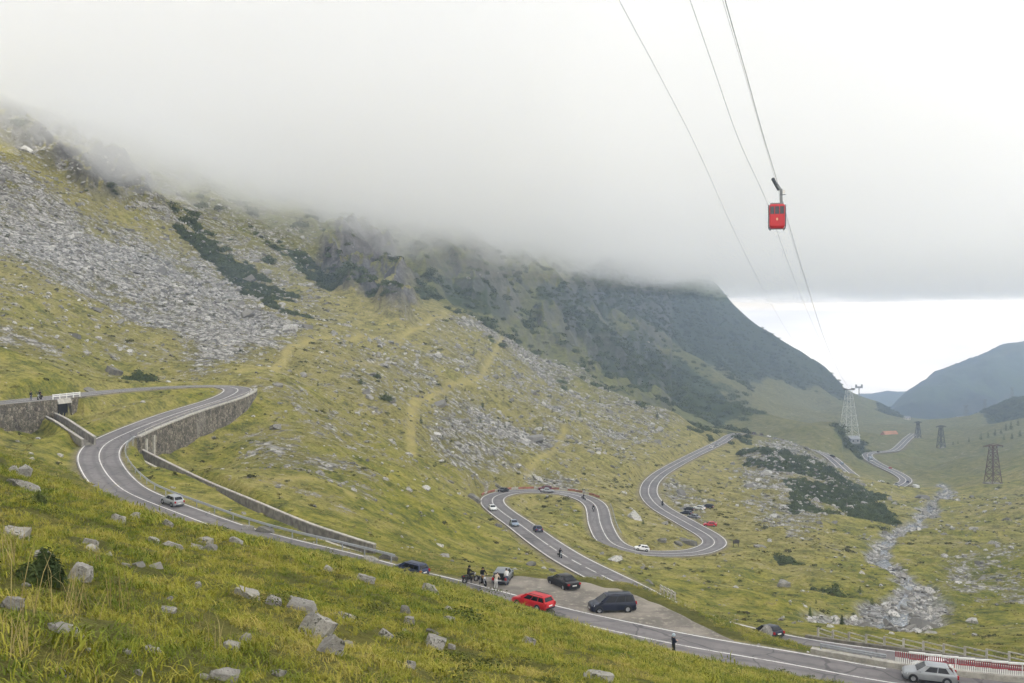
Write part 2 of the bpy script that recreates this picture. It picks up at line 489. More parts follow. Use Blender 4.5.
RIVER = cr_spline([(x, y, 0) for x, y, z in [P(*c) for c in [(868, 634, 155), (884, 626, 165), (900, 612, 183), (915, 590, 212), (893, 568, 247), (880, 552, 283), (893, 536, 320), (920, 517, 392), (938, 502, 478), (947, 491, 555), (940, 484, 640)]]], 2.0)
rd, ri = path_dist(RIVER, 26, True)
rw = 3.0 + 5.2 * sstep(225, 165, Y) + 1.0 * sstep(300, 480, Y)
rdn = rd + 5.5 * fbm(X / 17, Y / 17, 4, 61)
M['river'] = blur((1 - sstep(rw * 0.75, rw * 1.25, rdn)).astype(np.float32), 1)
trk = []
for pts, hw in (([(240, 372, 256), (268, 362, 272), (292, 346, 330), (330, 338, 375), (360, 336, 405), (400, 331, 455), (430, 326, 520), (447, 315, 590)], 1.7),
                ([(412, 470, 245), (411, 440, 290), (415, 412, 330), (430, 398, 360), (455, 389, 400), (478, 381, 430), (486, 366, 480), (503, 345, 620)], 1.3),
                ([(520, 482, 312), (540, 466, 345), (556, 448, 385), (566, 432, 430)], 1.1),
                ([(250, 486, 150), (300, 483, 160), (345, 485, 165), (352, 490, 160)], 1.1),
                ([(290, 362, 320), (350, 364, 340), (380, 368, 360)], 1.2)):
    m, q = strip(pts, hw, 1)
    trk.append(m)
M['track'] = np.maximum.reduce(trk) * (.62 + .38 * sstep(-.35, .25, fbm(X / 5, Y / 5, 3, 88)))
del trk
valley = region([(820, 428), (870, 436), (930, 432), (1030, 425), (1030, 460), (950, 465), (900, 455), (870, 445)], 0.01, soft=10)

# ------------------------------------------------------------------ relief
rd_all = np.minimum.reduce([path_dist(r[0][::3], 36) for r in ROADS] + [path_dist(DRAIN_UP, 12), path_dist(DRAIN_LOW, 12)])
free = sstep(5, 30, rd_all)
cell = DD * 0.0052
rough = 1.0 + 0.7 * sstep(140, 220, DD) + 0.6 * M['scree'] + 2.2 * M['cliff'] + 0.5 * M['dark']
add = np.zeros(UU.shape)
for k, (lam, am) in enumerate(((160, .030), (80, .032), (40, .034), (20, .036), (10, .036), (5, .040), (2.5, .045), (1.25, .045))):
    w = sstep(2.2, 4.5, lam / cell) * (1 - sstep(0.10, 0.30, lam / DD) * (0.9 if lam > 6 else 0.0))
    if lam >= 40:
        w = w * (1 - 0.6 * M['track'])
    add += am * lam * w * 1.6 * gnoise(X / lam + 31 * k, Y / lam - 17 * k, 200 + k)
add *= rough
rid = 1 - np.abs(gnoise(X / 34 + .3 * Y / 60, Y / 70, 301)) * 2.2
rid2 = 1 - np.abs(gnoise(X / 13, Y / 22, 302)) * 2.2
rid3 = 1 - np.abs(gnoise(X / 6, Y / 9, 303)) * 2.2
add += M['cliff'] * (rid * 15 + rid2 * 7 + rid3 * 3.0 - 9) * sstep(300, 500, DD)
# gullies running down the big slopes
gul = 1 - np.abs(gnoise(UU * 16 + LL * 3.0, LL * 2.2, 320)) * 2.4
add += gul * 0.010 * DD * sstep(420, 800, DD) * (UU < .33)
Z = Z + add * free
Z = np.where(Z > 140, 140 + (Z - 140) * 0.3, Z)
Z = Z - M['river'] * 1.1
Z = Z + 0.35 * M['track'] * sstep(200, 260, DD)

LAYT, LAYB = (0, .21, .4, .55, .72, .88, .97, 1.0), (0, 4.6, 8.0, 9.2, 8.6, 6.0, 2.2, 0)
lower_free = np.ones(UU.shape, np.float32)
under = np.zeros(UU.shape, np.float32)
for path, hw, dp in ((DRAIN_UP, 0.85, 1.0), (DRAIN_LOW, 0.75, 0.9)):
    dist, idx = path_dist(path, 8, True)
    w = 1 - sstep(hw + .25, hw + 2.2, dist)
    Z = Z * (1 - w) + path[idx, 2] * w
    w = 1 - sstep(hw + .15, hw + .35, dist)
    Z = Z * (1 - w) + (path[idx, 2] - dp) * w
    lower_free *= sstep(hw + .6, hw + 1.4, dist)
for n, (path, hw, sh, bl) in enumerate(ROADS):
    dist, idx = path_dist(path, hw + sh + bl + 10, True)
    t = np.gradient(path[:, :2], axis=0)
    px_, py_ = path[idx, 0], path[idx, 1]
    side = t[idx, 1] * (X - px_) - t[idx, 0] * (Y - py_)      # > 0 right of the course
    fl = np.full(UU.shape, hw + sh)
    bb = np.full(UU.shape, float(bl))
    if n == 0:
        wr = (idx > near_px(path, 118, 185) + 4) & (px_ > -90) & (side > 0)
        i0 = int(np.argmin(np.hypot(path[:, 0] - P(104, 444, 172)[0], path[:, 1] - 172)))
        i1 = int(np.argmin(np.hypot(path[:, 0] - P(246, 391, 232)[0], path[:, 1] - 232)))
        wr = (idx >= i0) & (idx <= i1) & (side > 0)
        bb[wr] = 0.5
        fl[wr] = hw + 0.25
        wl_ = (idx > near_px(path, 58, 205)) & (idx > i1) & (side < 0)
        bb[wl_] = 0.5
        fl[wl_] = hw + 0.25
        # the lay-by on the far side
        tt = (idx - min(TURN0, TURN1)) / abs(TURN1 - TURN0)
        bulge = np.interp(tt, LAYT, LAYB)
        fl = np.where((side > 0) & (tt > 0) & (tt < 1), hw + sh + bulge, fl)
        bb = np.where((side > 0) & (tt > -.1) & (tt < 1.1), 5.0, bb)
        # near bank: a steep cut
        bb = np.where((side < 0) & (idx < near_px(path, 150, 150)), 2.2, bb)
        fl = np.where((side < 0) & (idx < near_px(path, 150, 150)), hw + .45, fl)
    w = 1 - sstep(fl, fl + bb, dist)
    Z = Z * (1 - w) + (path[idx, 2] - 0.22 - 0.0012 * np.clip(DD - 300, 0, 600)) * w
    under = np.maximum(under, (1 - sstep(hw - .3, hw + .2, dist)).astype(np.float32))
    lower_free *= (1 - (1 - sstep(fl + 0.3, fl + np.minimum(bb * .8 + .8, 1.6), dist)))
    M['verge'] = np.maximum(M.get('verge', 0), (1 - sstep(hw, hw + sh + 0.7 + .5 * gnoise(X / 2, Y / 2, 77), dist)).astype(np.float32))
# culvert mouths stay open below the road edge
free_scatter = lower_free
M['lay'] = np.zeros(UU.shape, np.float32)


def interp_grid(A, u, l):
    i = np.clip(np.searchsorted(U, u) - 1, 0, NU - 2)
    j = np.clip(((l - L[0]) / (L[1] - L[0])).astype(int), 0, NL - 2)
    f = np.clip((u - U[i]) / (U[i + 1] - U[i]), 0, 1)
    g = np.clip((l - L[j]) / (L[1] - L[0]), 0, 1)
    return (A[i, j] * (1 - f) * (1 - g) + A[i + 1, j] * f * (1 - g) + A[i, j + 1] * (1 - f) * g + A[i + 1, j + 1] * f * g)


def ground(x, y):
    """height of the ground at x, y"""
    x, y = np.asarray(x, float), np.asarray(y, float)
    return interp_grid(Z, x / y, np.log(y))


def gz(x, y):
    return float(ground(np.array([x]), np.array([y]))[0])


def hit(px, py):
    u, l = hit_grid(px, py)
    d = math.exp(l)
    return Vector((u * d, d, gz(u * d, d)))


def normal_at(x, y, r=0.6):
    a = gz(x + r, y) - gz(x - r, y)
    b = gz(x, y + r) - gz(x, y - r)
    return Vector((-a / (2 * r), -b / (2 * r), 1)).normalized()


def grid_mesh(name, X, Y, Z, attrs):
    nu, nl = X.shape
    me = bpy.data.meshes.new(name)
    co = np.stack([X, Y, Z], -1).reshape(-1, 3).astype(np.float32)
    i, j = np.meshgrid(np.arange(nu - 1), np.arange(nl - 1), indexing='ij')
    a = (i * nl + j).ravel()
    q = np.stack([a, a + nl, a + nl + 1, a + 1], 1).astype(np.int32)
    me.vertices.add(len(co))
    me.vertices.foreach_set('co', co.ravel())
    me.loops.add(q.size)
    me.loops.foreach_set('vertex_index', q.ravel())
    me.polygons.add(len(q))
    me.polygons.foreach_set('loop_start', np.arange(0, q.size, 4, dtype=np.int32))
    me.polygons.foreach_set('loop_total', np.full(len(q), 4, np.int32))
    me.polygons.foreach_set('use_smooth', np.ones(len(q), bool))
    me.update(calc_edges=True)
    for k, (r, g, b, al) in attrs.items():
        at = me.attributes.new(k, 'FLOAT_COLOR', 'POINT')
        at.data.foreach_set('color', np.stack([r, g, b, al], -1).reshape(-1).astype(np.float32))
    return me
# ------------------------------------------------------------------ materials
class NT:
    """small helper for node trees"""

    def __init__(self, name, rough=0.85, spec=0.25):
        self.m = bpy.data.materials.new(name)
        self.m.use_nodes = True
        self.t = self.m.node_tree
        self.b = self.t.nodes['Principled BSDF']
        self.b.inputs['Roughness'].default_value = rough
        self.b.inputs['Specular IOR Level'].default_value = spec
        self.out = self.t.nodes['Material Output']

    def n(self, kind, ins=None, **kw):
        n = self.t.nodes.new(kind)
        for k, v in kw.items():
            setattr(n, k, v)
        for k, v in (ins or {}).items():
            if isinstance(v, bpy.types.NodeSocket):
                self.t.links.new(v, n.inputs[k])
            else:
                n.inputs[k].default_value = v
        return n

    def noise(self, vec, scale, detail=3, rough=0.55):
        return self.n('ShaderNodeTexNoise', {'Vector': vec, 'Scale': scale, 'Detail': detail, 'Roughness': rough}).outputs['Fac']

    def mr(self, x, a, b, c=0.0, d=1.0):
        return self.n('ShaderNodeMapRange', {0: x, 1: a, 2: b, 3: c, 4: d}, interpolation_type='SMOOTHSTEP').outputs[0]

    def mix(self, f, a, b, kind='MIX'):
        n = self.t.nodes.new('ShaderNodeMix')
        n.data_type = 'RGBA'
        n.blend_type = kind
        for s, v in ((n.inputs[0], f), (n.inputs['A'], a), (n.inputs['B'], b)):
            if isinstance(v, bpy.types.NodeSocket):
                self.t.links.new(v, s)
            elif isinstance(v, (int, float)):
                s.default_value = v if s.type == 'VALUE' else (v, v, v, 1)
            else:
                s.default_value = (*v, 1) if len(v) == 3 else v
        return n.outputs['Result']

    def math(self, op, a, b=0.0, clamp=False):
        n = self.t.nodes.new('ShaderNodeMath')
        n.operation = op
        n.use_clamp = clamp
        for i, v in enumerate((a, b)):
            if isinstance(v, bpy.types.NodeSocket):
                self.t.links.new(v, n.inputs[i])
            else:
                n.inputs[i].default_value = v
        return n.outputs[0]

    def ramp(self, x, stops):
        n = self.n('ShaderNodeValToRGB', {0: x})
        el = n.color_ramp.elements
        while len(el) < len(stops):
            el.new(0.5)
        for e_, (p_, c_) in zip(el, stops):
            e_.position = p_
            e_.color = (*c_, 1)
        return n.outputs[0]

    def base(self, c):
        if isinstance(c, bpy.types.NodeSocket):
            self.t.links.new(c, self.b.inputs['Base Color'])
        else:
            self.b.inputs['Base Color'].default_value = (*c, 1)

    def bump(self, h, strength=0.5, dist=0.1):
        n = self.n('ShaderNodeBump', {'Height': h, 'Strength': strength, 'Distance': dist})
        self.t.links.new(n.outputs[0], self.b.inputs['Normal'])

    def pos(self):
        return self.n('ShaderNodeNewGeometry').outputs['Position']

    def obj(self):
        return self.n('ShaderNodeTexCoord').outputs['Object']

    def rand(self):
        return self.n('ShaderNodeObjectInfo').outputs['Random']


def mat_ground():
    k = NT('ground', 0.95, 0.1)
    p = k.pos()
    A = k.n('ShaderNodeSeparateColor', {0: k.n('ShaderNodeAttribute', attribute_name='cover').outputs['Color']}).outputs
    B_ = k.n('ShaderNodeSeparateColor', {0: k.n('ShaderNodeAttribute', attribute_name='cover2').outputs['Color']}).outputs
    C_ = k.n('ShaderNodeSeparateColor', {0: k.n('ShaderNodeAttribute', attribute_name='cover3').outputs['Color']}).outputs
    scree, dark, cliff = A[0], A[1], A[2]
    track, river, verge = B_[0], B_[1], B_[2]
    dry, farg, thatch = C_[0], C_[1], C_[2]
    n1 = k.noise(p, 0.035, 5, 0.6)
    n2 = k.noise(p, 0.22, 5, 0.65)
    n2 = k.math('ADD', k.math('MULTIPLY', k.math('SUBTRACT', n2, .5), 1.25), .5)
    n3 = k.noise(p, 1.3, 5, 0.7)
    n4 = k.noise(p, 6.0, 3, 0.7)
    # grass
    g = k.ramp(k.math('ADD', k.math('MULTIPLY', n2, 0.55), k.math('MULTIPLY', n3, 0.45)),
               [(0.36, (0.050, 0.062, 0.010)), (0.46, (0.128, 0.136, 0.018)), (0.55, (0.222, 0.204, 0.032)), (0.66, (0.32, 0.27, 0.078))])
    dryc = k.ramp(k.math('ADD', k.math('MULTIPLY', n2, 0.5), k.math('MULTIPLY', n3, 0.5)),
                  [(0.38, (0.090, 0.082, 0.028)), (0.5, (0.222, 0.198, 0.060)), (0.63, (0.36, 0.305, 0.130))])
    dm = k.mr(k.math('ADD', dry, k.math('MULTIPLY', k.math('SUBTRACT', n1, 0.5), 1.3)), 0.25, 0.75)
    c = k.mix(dm, g, dryc)
    c = k.mix(k.math('MULTIPLY', k.mr(farg, 0.1, 0.9), .6), c, k.mix(k.math('MULTIPLY', k.math('ADD', n1, n2), .5), (0.035, 0.055, 0.022), (0.14, 0.14, 0.07)))
    c = k.mix(k.math('MULTIPLY', thatch, 0.85), c, k.mix(n3, (0.040, 0.048, 0.010), (0.10, 0.092, 0.024)))
    # tufts of darker low scrub
    c = k.mix(k.math('MULTIPLY', k.mr(k.math('ADD', k.math('MULTIPLY', n2, .5), k.math('MULTIPLY', n3, .5)), 0.40, 0.33), 0.55), c, (0.030, 0.036, 0.010))
    # stone: cells of two sizes
    v1 = k.n('ShaderNodeTexVoronoi', {'Vector': p, 'Scale': 0.55, 'Randomness': 1.0})
    v2 = k.n('ShaderNodeTexVoronoi', {'Vector': p, 'Scale': 1.5, 'Randomness': 1.0})
    sc1 = k.n('ShaderNodeSeparateColor', {0: v1.outputs['Color']}).outputs[0]
    sc2 = k.n('ShaderNodeSeparateColor', {0: v2.outputs['Color']}).outputs[1]
    sv = k.math('ADD', k.math('MULTIPLY', sc1, 0.55), k.math('MULTIPLY', sc2, 0.45))
    st = k.ramp(sv, [(0.1, (0.12, 0.115, 0.10)), (0.45, (0.28, 0.27, 0.245)), (0.7, (0.39, 0.375, 0.345)), (0.95, (0.52, 0.505, 0.47))])
    gap = k.mr(v1.outputs['Distance'], 0.45, 0.8)
    st = k.mix(k.math('MULTIPLY', gap, 0.75), st, (0.055, 0.052, 0.04))
    sm = k.math('ADD', scree, k.math('MULTIPLY', k.math('SUBTRACT', n2, 0.5), 2.2))
    sm = k.math('ADD', sm, k.math('MULTIPLY', k.math('SUBTRACT', n3, 0.5), 1.6))
    sm = k.math('ADD', sm, k.math('MULTIPLY', k.math('SUBTRACT', n1, 0.5), 1.5))
    sm = k.mr(sm, 0.40, 0.80)
    c = k.mix(sm, c, st)
    # dwarf pine / heath
    dk = k.mix(n3, (0.018, 0.030, 0.011), (0.060, 0.078, 0.028))
    dmk = k.math('ADD', dark, k.math('MULTIPLY', k.math('SUBTRACT', n2, 0.5), 0.8))
    dmk = k.math('ADD', dmk, k.math('MULTIPLY', k.math('SUBTRACT', n1, 0.5), 1.0))
    c = k.mix(k.mr(dmk, 0.38, 0.58), c, dk)
    # cliffs: bare rock where it is steep
    nz = k.n('ShaderNodeSeparateXYZ', {0: k.n('ShaderNodeNewGeometry').outputs['Normal']}).outputs[2]
    steep = k.mr(nz, 0.90, 0.66)
    rk = k.ramp(k.math('ADD', k.math('MULTIPLY', n2, 0.6), k.math('MULTIPLY', n3, 0.4)), [(0.3, (0.03, 0.029, 0.028)), (0.5, (0.095, 0.092, 0.088)), (0.7, (0.21, 0.20, 0.19))])
    c = k.mix(k.math('MULTIPLY', cliff, steep), c, rk)
    # tracks, river bed, verges
    tc = k.mix(n3, (0.26, 0.222, 0.068), (0.42, 0.355, 0.14))
    c = k.mix(k.math('MULTIPLY', track, 0.92), c, tc)
    rb = k.mix(k.math('MULTIPLY', gap, 0.6), k.ramp(sc2, [(0.0, (0.12, 0.12, 0.115)), (0.6, (0.27, 0.265, 0.255)), (1.0, (0.42, 0.415, 0.40))]), (0.05, 0.05, 0.045))
    c = k.mix(river, c, rb)
    vc = k.mix(n4, (0.16, 0.13, 0.085), (0.30, 0.26, 0.19))
    c = k.mix(k.math('MULTIPLY', verge, k.mr(n3, 0.35, 0.6, 0.35, 0.9)), c, vc)
    c = k.mix(0.35, c, k.mix(1.0, c, k.mr(n4, 0.25, 0.75, 0.55, 1.45), 'MULTIPLY'))
    k.base(c)
    h = k.math('ADD', k.math('MULTIPLY', n3, 0.6), k.math('MULTIPLY', n4, 0.25))
    h = k.math('ADD', h, k.math('MULTIPLY', k.math('MULTIPLY', sv, k.math('MAXIMUM', sm, river)), 0.9))
    k.bump(h, 0.9, 0.5)
    return k.m


def mat_asphalt():
    k = NT('asphalt', 0.8, 0.3)
    p = k.pos()
    n1, n2, n3 = k.noise(p, 0.18, 4), k.noise(p, 1.6, 4), k.noise(p, 18.0, 2)
    c = k.mix(k.mr(n1, 0.35, 0.65), (0.130, 0.121, 0.120), (0.180, 0.166, 0.164))
    c = k.mix(k.mr(n2, 0.45, 0.75), c, (0.112, 0.105, 0.105))
    c = k.mix(k.math('MULTIPLY', n3, 0.4), c, (0.24, 0.225, 0.22))
    # patched and rolled lengths
    v = k.n('ShaderNodeTexVoronoi', {'Vector': p, 'Scale': 0.06}, distance='CHEBYCHEV')
    s = k.n('ShaderNodeSeparateColor', {0: v.outputs['Color']}).outputs[0]
    c = k.mix(k.math('MULTIPLY', k.mr(s, 0.72, 0.75), 0.3), c, (0.085, 0.08, 0.082))
    ac = k.n('ShaderNodeAttribute', attribute_name='across').outputs['Fac']
    wob = k.math('MULTIPLY', k.math('SUBTRACT', n1, .5), .22)
    t_ = k.math('ABSOLUTE', k.math('SUBTRACT', k.math('ABSOLUTE', k.math('ADD', ac, wob)), 0.48))
    t_ = k.math('ABSOLUTE', k.math('SUBTRACT', t_, 0.25))
    c = k.mix(k.math('MULTIPLY', k.mr(t_, .13, .02), .38), c, (0.085, 0.080, 0.081))           # wheel tracks
    ed = k.math('ADD', k.math('ABSOLUTE', ac), k.math('MULTIPLY', k.math('SUBTRACT', n2, .5), .12))
    c = k.mix(k.math('MULTIPLY', k.mr(ed, .93, .99), .75), c, (0.22, 0.195, 0.155))              # grit along the edges
    cr = k.n('ShaderNodeTexVoronoi', {'Vector': k.n('ShaderNodeVectorMath', {0: p, 1: k.n('ShaderNodeTexNoise', {'Vector': p, 'Scale': .5}).outputs['Color']}, operation='ADD').outputs[0], 'Scale': .22}, feature='DISTANCE_TO_EDGE').outputs['Distance']
    c = k.mix(k.math('MULTIPLY', k.mr(cr, .022, .006), .6), c, (0.05, 0.047, 0.047))             # sealed cracks
    k.base(c)
    k.bump(n3, 0.2, 0.02)
    return k.m


def mat_simple(name, col, rough=0.6, spec=0.4, var=0.25, scale=2.0, metal=0.0, world=True):
    k = NT(name, rough, spec)
    n = k.noise(k.pos() if world else k.obj(), scale, 5, 0.65)
    lo = tuple(max(0, x * (1 - var)) for x in col)
    hi = tuple(min(1, x * (1 + var)) for x in col)
    k.base(k.mix(k.mr(n, 0.3, 0.7), lo, hi))
    k.b.inputs['Metallic'].default_value = metal
    return k.m


def mat_masonry():
    k = NT('rubble_masonry', 0.9, 0.15)
    p = k.pos()
    v = k.n('ShaderNodeTexVoronoi', {'Vector': p, 'Scale': 1.9})
    e_ = k.n('ShaderNodeTexVoronoi', {'Vector': p, 'Scale': 1.9}, feature='DISTANCE_TO_EDGE')
    s = k.n('ShaderNodeSeparateColor', {0: v.outputs['Color']}).outputs[0]
    n = k.noise(p, 0.5, 5, 0.7)
    c = k.ramp(s, [(0.0, (0.095, 0.082, 0.062)), (0.5, (0.17, 0.15, 0.115)), (1.0, (0.28, 0.25, 0.195))])
    c = k.mix(k.mr(e_.outputs['Distance'], 0.09, 0.02), c, (0.10, 0.092, 0.078))
    sv = k.n('ShaderNodeMapping', {0: p, 'Scale': (1, 1, 0.12)}).outputs[0]
    c = k.mix(k.math('MULTIPLY', k.mr(k.noise(sv, 0.5, 3), 0.56, 0.74), .7), c, (0.27, 0.255, 0.215))      # lime run-off
    c = k.mix(k.mr(n, 0.5, 0.72), c, (0.045, 0.042, 0.036))
    k.base(c)
    k.bump(k.mr(e_.outputs['Distance'], 0.0, 0.12), 0.8, 0.12)
    return k.m


def mat_rock(name='lichen_rock', tint=1.0):
    k = NT(name, 0.92, 0.15)
    p = k.pos()
    n1, n2, n3 = k.noise(p, 0.9, 5, 0.65), k.noise(p, 5.0, 5, 0.7), k.noise(p, 24.0, 3, 0.7)
    c = k.ramp(k.math('ADD', k.math('MULTIPLY', n1, 0.5), k.math('MULTIPLY', n2, 0.5)),
               [(0.3, (0.13 * tint, 0.124 * tint, 0.108 * tint)), (0.46, (0.22 * tint, 0.21 * tint, 0.19 * tint)), (0.62, (0.40 * tint, 0.385 * tint, 0.35 * tint))])
    c = k.mix(k.mr(k.math('ADD', k.math('MULTIPLY', n2, .6), k.math('MULTIPLY', n3, .4)), 0.52, 0.60), c, (0.075, 0.075, 0.06))
    c = k.mix(k.math('MULTIPLY', k.mr(n1, 0.55, 0.7), 0.35), c, (0.24, 0.22, 0.10))
    k.base(c)
    k.bump(k.math('ADD', n2, k.math('MULTIPLY', n3, 0.4)), 0.7, 0.08)
    return k.m


def mat_leaf(name, lo, hi, rough=0.8, scale=0.35):
    k = NT(name, rough, 0.15)
    r = k.rand()
    n = k.noise(k.pos(), scale, 3)
    f = k.math('ADD', k.math('MULTIPLY', r, 0.5), k.math('MULTIPLY', k.mr(n, 0.3, 0.7), 0.5))
    k.base(k.mix(f, lo, hi))
    return k.m


MAT = {}
MAT['ground'] = mat_ground()
MAT['asphalt'] = mat_asphalt()
_k = NT('road_paint', .75, .25)
_p = _k.pos()
_w = _k.math('ADD', _k.math('MULTIPLY', _k.noise(_p, 3.5, 5, .75), .6), _k.math('MULTIPLY', _k.noise(_p, .25, 3), .4))
_k.base(_k.mix(_k.mr(_w, .50, .62), (0.68, 0.67, 0.64), (0.30, 0.285, 0.275)))
MAT['paint'] = _k.m
MAT['gravel'] = mat_simple('gravel', (0.27, 0.235, 0.185), 0.95, 0.1, 0.3, 1.0)
MAT['masonry'] = mat_masonry()
MAT['concrete'] = mat_simple('pale_concrete', (0.38, 0.36, 0.315), 0.85, 0.2, 0.25, 1.4)
MAT['dark_concrete'] = mat_simple('weathered_concrete', (0.21, 0.195, 0.165), 0.9, 0.2, 0.35, 1.0)
MAT['steel'] = mat_simple('galvanised_steel', (0.34, 0.355, 0.37), 0.45, 0.5, 0.12, 3.0, 0.5)
MAT['rock'] = mat_rock()
MAT['rock_dark'] = mat_rock('weathered_rock', 0.62)
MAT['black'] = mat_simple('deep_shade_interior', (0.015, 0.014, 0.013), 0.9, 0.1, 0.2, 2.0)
MAT['redpaint'] = mat_simple('red_paint', (0.30, 0.045, 0.055), 0.5, 0.4, 0.2, 3.0)
MAT['whitepaint'] = mat_simple('white_paint', (0.74, 0.73, 0.70), 0.5, 0.4, 0.12, 3.0)


# ------------------------------------------------------------------ object helpers
class MB:
    """collects geometry for ONE mesh object"""

    def __init__(self):
        self.v, self.f = [], []

    def add(self, v, f):
        n = len(self.v)
        self.v += [tuple(p) for p in v]
        self.f += [tuple(i + n for i in q) for q in f]
        return self

    def box(self, c, s, rz=0.0, M_=None):
        x, y, z = s[0] / 2, s[1] / 2, s[2] / 2
        vs = [Vector((a, b, d)) for d in (-z, z) for a, b in ((-x, -y), (x, -y), (x, y), (-x, y))]
        R = Matrix.Rotation(rz, 3, 'Z')
        vs = [R @ p + Vector(c) for p in vs]
        if M_ is not None:
            vs = [M_ @ p for p in vs]
        return self.add(vs, [(3, 2, 1, 0), (4, 5, 6, 7), (0, 1, 5, 4), (1, 2, 6, 5), (2, 3, 7, 6), (3, 0, 4, 7)])

    def bar(self, a, b, r, n=6, r2=None, caps=True):
        a, b = Vector(a), Vector(b)
        d = (b - a)
        if d.length < 1e-6:
            return self
        d.normalize()
        e1 = d.orthogonal().normalized()
        e2 = d.cross(e1)
        r2 = r if r2 is None else r2
        vs = []
        for c, rr in ((a, r), (b, r2)):
            for k in range(n):
                t = 2 * math.pi * (k + .5) / n
                vs.append(c + e1 * (rr * math.cos(t)) + e2 * (rr * math.sin(t)))
        fs = [(k, (k + 1) % n, n + (k + 1) % n, n + k) for k in range(n)]
        if caps:
            fs += [tuple(range(n - 1, -1, -1)), tuple(range(n, 2 * n))]
        return self.add(vs, fs)

    def tube(self, pts, r, n=6):
        for p, q in zip(pts[:-1], pts[1:]):
            self.bar(p, q, r, n)
        return self

    def strip_(self, A, B, closed=False):
        n = len(A)
        return self.add(list(A) + list(B), [(i, i + 1, n + i + 1, n + i) for i in range(n - 1)])

    def sweep(self, rails):
        """skin between successive rails (lists of points), closed around"""
        n = len(rails[0])
        m = len(rails)
        vs = [p for r in rails for p in r]
        fs = []
        for j in range(m):
            k = (j + 1) % m
            fs += [(j * n + i, j * n + i + 1, k * n + i + 1, k * n + i) for i in range(n - 1)]
        fs += [tuple(j * n for j in range(m))[::-1], tuple(j * n + n - 1 for j in range(m))]
        return self.add(vs, fs)

    def mesh(self, name):
        me = bpy.data.meshes.new(name)
        me.from_pydata(self.v, [], self.f)
        me.update()
        return me

    def build(self, name, mat, parent=None, smooth=False, bevel=0.0, loc=None):
        me = self.mesh(name)
        me.materials.append(mat)
        if smooth:
            me.polygons.foreach_set('use_smooth', np.ones(len(me.polygons), bool))
        o = bpy.data.objects.new(name, me)
        COL.objects.link(o)
        if parent is not None:
            o.parent = parent
        if loc is not None:
            o.location = loc
        if bevel:
            b = o.modifiers.new('bevel', 'BEVEL')
            b.width = bevel
            b.segments = 2
            b.limit_method = 'ANGLE'
        return o


def tag(o, label=None, cat=None, group=None, kind=None):
    if label:
        o['label'] = label
    if cat:
        o['category'] = cat
    if group:
        o['group'] = group
    if kind:
        o['kind'] = kind
    return o


def empty(name, loc=(0, 0, 0), rz=0.0, label=None, cat=None, group=None):
    o = bpy.data.objects.new(name, None)
    COL.objects.link(o)
    o.empty_display_size = 0.3
    o.location = loc
    o.rotation_euler = (0, 0, rz)
    return tag(o, label, cat, group)


def copy_tree(o, parent=None):
    c = o.copy()
    COL.objects.link(c)
    if parent is not None:
        c.parent = parent
    for ch in list(o.children):
        copy_tree(ch, c)
    return c
# ------------------------------------------------------------------ the ground itself
dryness = (0.42 + 0.35 * sstep(180, 340, DD) - 0.10 * sstep(-0.2, 0.3, UU) * (1 - sstep(250, 500, DD)) + 0.2 * sstep(-0.12, 0.1, UU) * sstep(150, 210, DD) * (1 - sstep(240, 400, DD)) * 0.5)
dryness = np.where(DD < 130, 0.38 + 0.22 * sstep(28, 9, DD), dryness)
dryness = np.where(DD > 500, dryness * (1 - .45 * sstep(500, 800, DD) * (UU < .2)), dryness)
thatch = (1 - sstep(90, 140, DD)) * (1 - sstep(.1, .6, M['verge']))
dkm = sstep(.03, .2, M['dark']) * sstep(.40, .7, M['dark'] + .9 * fbm(X / 22, Y / 26, 4, 441)) * free_scatter
dark_cover = np.where(DD < 640, .85 * dkm, M['dark'])
dryness = dryness - .22 * sstep(.28, .36, UU) * sstep(140, 220, DD)
gm = grid_mesh('ground', X, Y, Z, {
    'cover': (M['scree'], dark_cover, M['cliff'], np.ones_like(Z)),
    'cover2': (M['track'], M['river'], M['verge'], np.ones_like(Z)),
    'cover3': (dryness, np.maximum(valley, .9 * sstep(430, 800, DD)), thatch, np.ones_like(Z))})
gm.materials.append(MAT['ground'])
ground_o = bpy.data.objects.new('ground', gm)
COL.objects.link(ground_o)
tag(ground_o, kind='structure')


# ------------------------------------------------------------------ roads
def road(name, path, hw, step=1):
    q = path[::step]
    l, r = offset(q, -hw), offset(q, hw)
    ld, rd_ = l.copy(), r.copy()
    ld[:, 2] -= 0.35
    rd_[:, 2] -= 0.35
    mb = MB()
    acr = np.linspace(-1, 1, 13)
    rows = [offset(q, hw * a) for a in acr]
    for a, b in zip(rows[:-1], rows[1:]):
        mb.strip_(b, a)
    mb.strip_(l, ld)
    mb.strip_(rd_, r)
    n = len(q)
    at = []
    for a, b in zip(acr[:-1], acr[1:]):
        at += [b] * n + [a] * n
    at += [-1] * (2 * n) + [1] * (2 * n)
    ob = mb.build(name, MAT['asphalt'], smooth=False)
    la = ob.data.attributes.new('across', 'FLOAT', 'POINT')
    la.data.foreach_set('value', np.array(at, np.float32))
    return tag(ob, kind='structure')


road('road', R_MAIN, HALF)
road('road', R_LOW, HALF)
road('road', R_MID, HALF + .8)
road('road', R_FAR, HALF + .8)


def line(mb, path, off, w=0.16, dash=None, lift=0.006, i0=0, i1=None):
    q = path[i0:i1]
    a, b = offset(q, off - w / 2), offset(q, off + w / 2)
    a[:, 2] += lift
    b[:, 2] += lift
    if dash is None:
        mb.strip_(b, a)
        return
    on, per = dash
    for s in range(0, len(q) - 1, per):
        e_ = min(len(q), s + on + 1)
        if e_ - s > 1:
            mb.strip_(b[s:e_], a[s:e_])


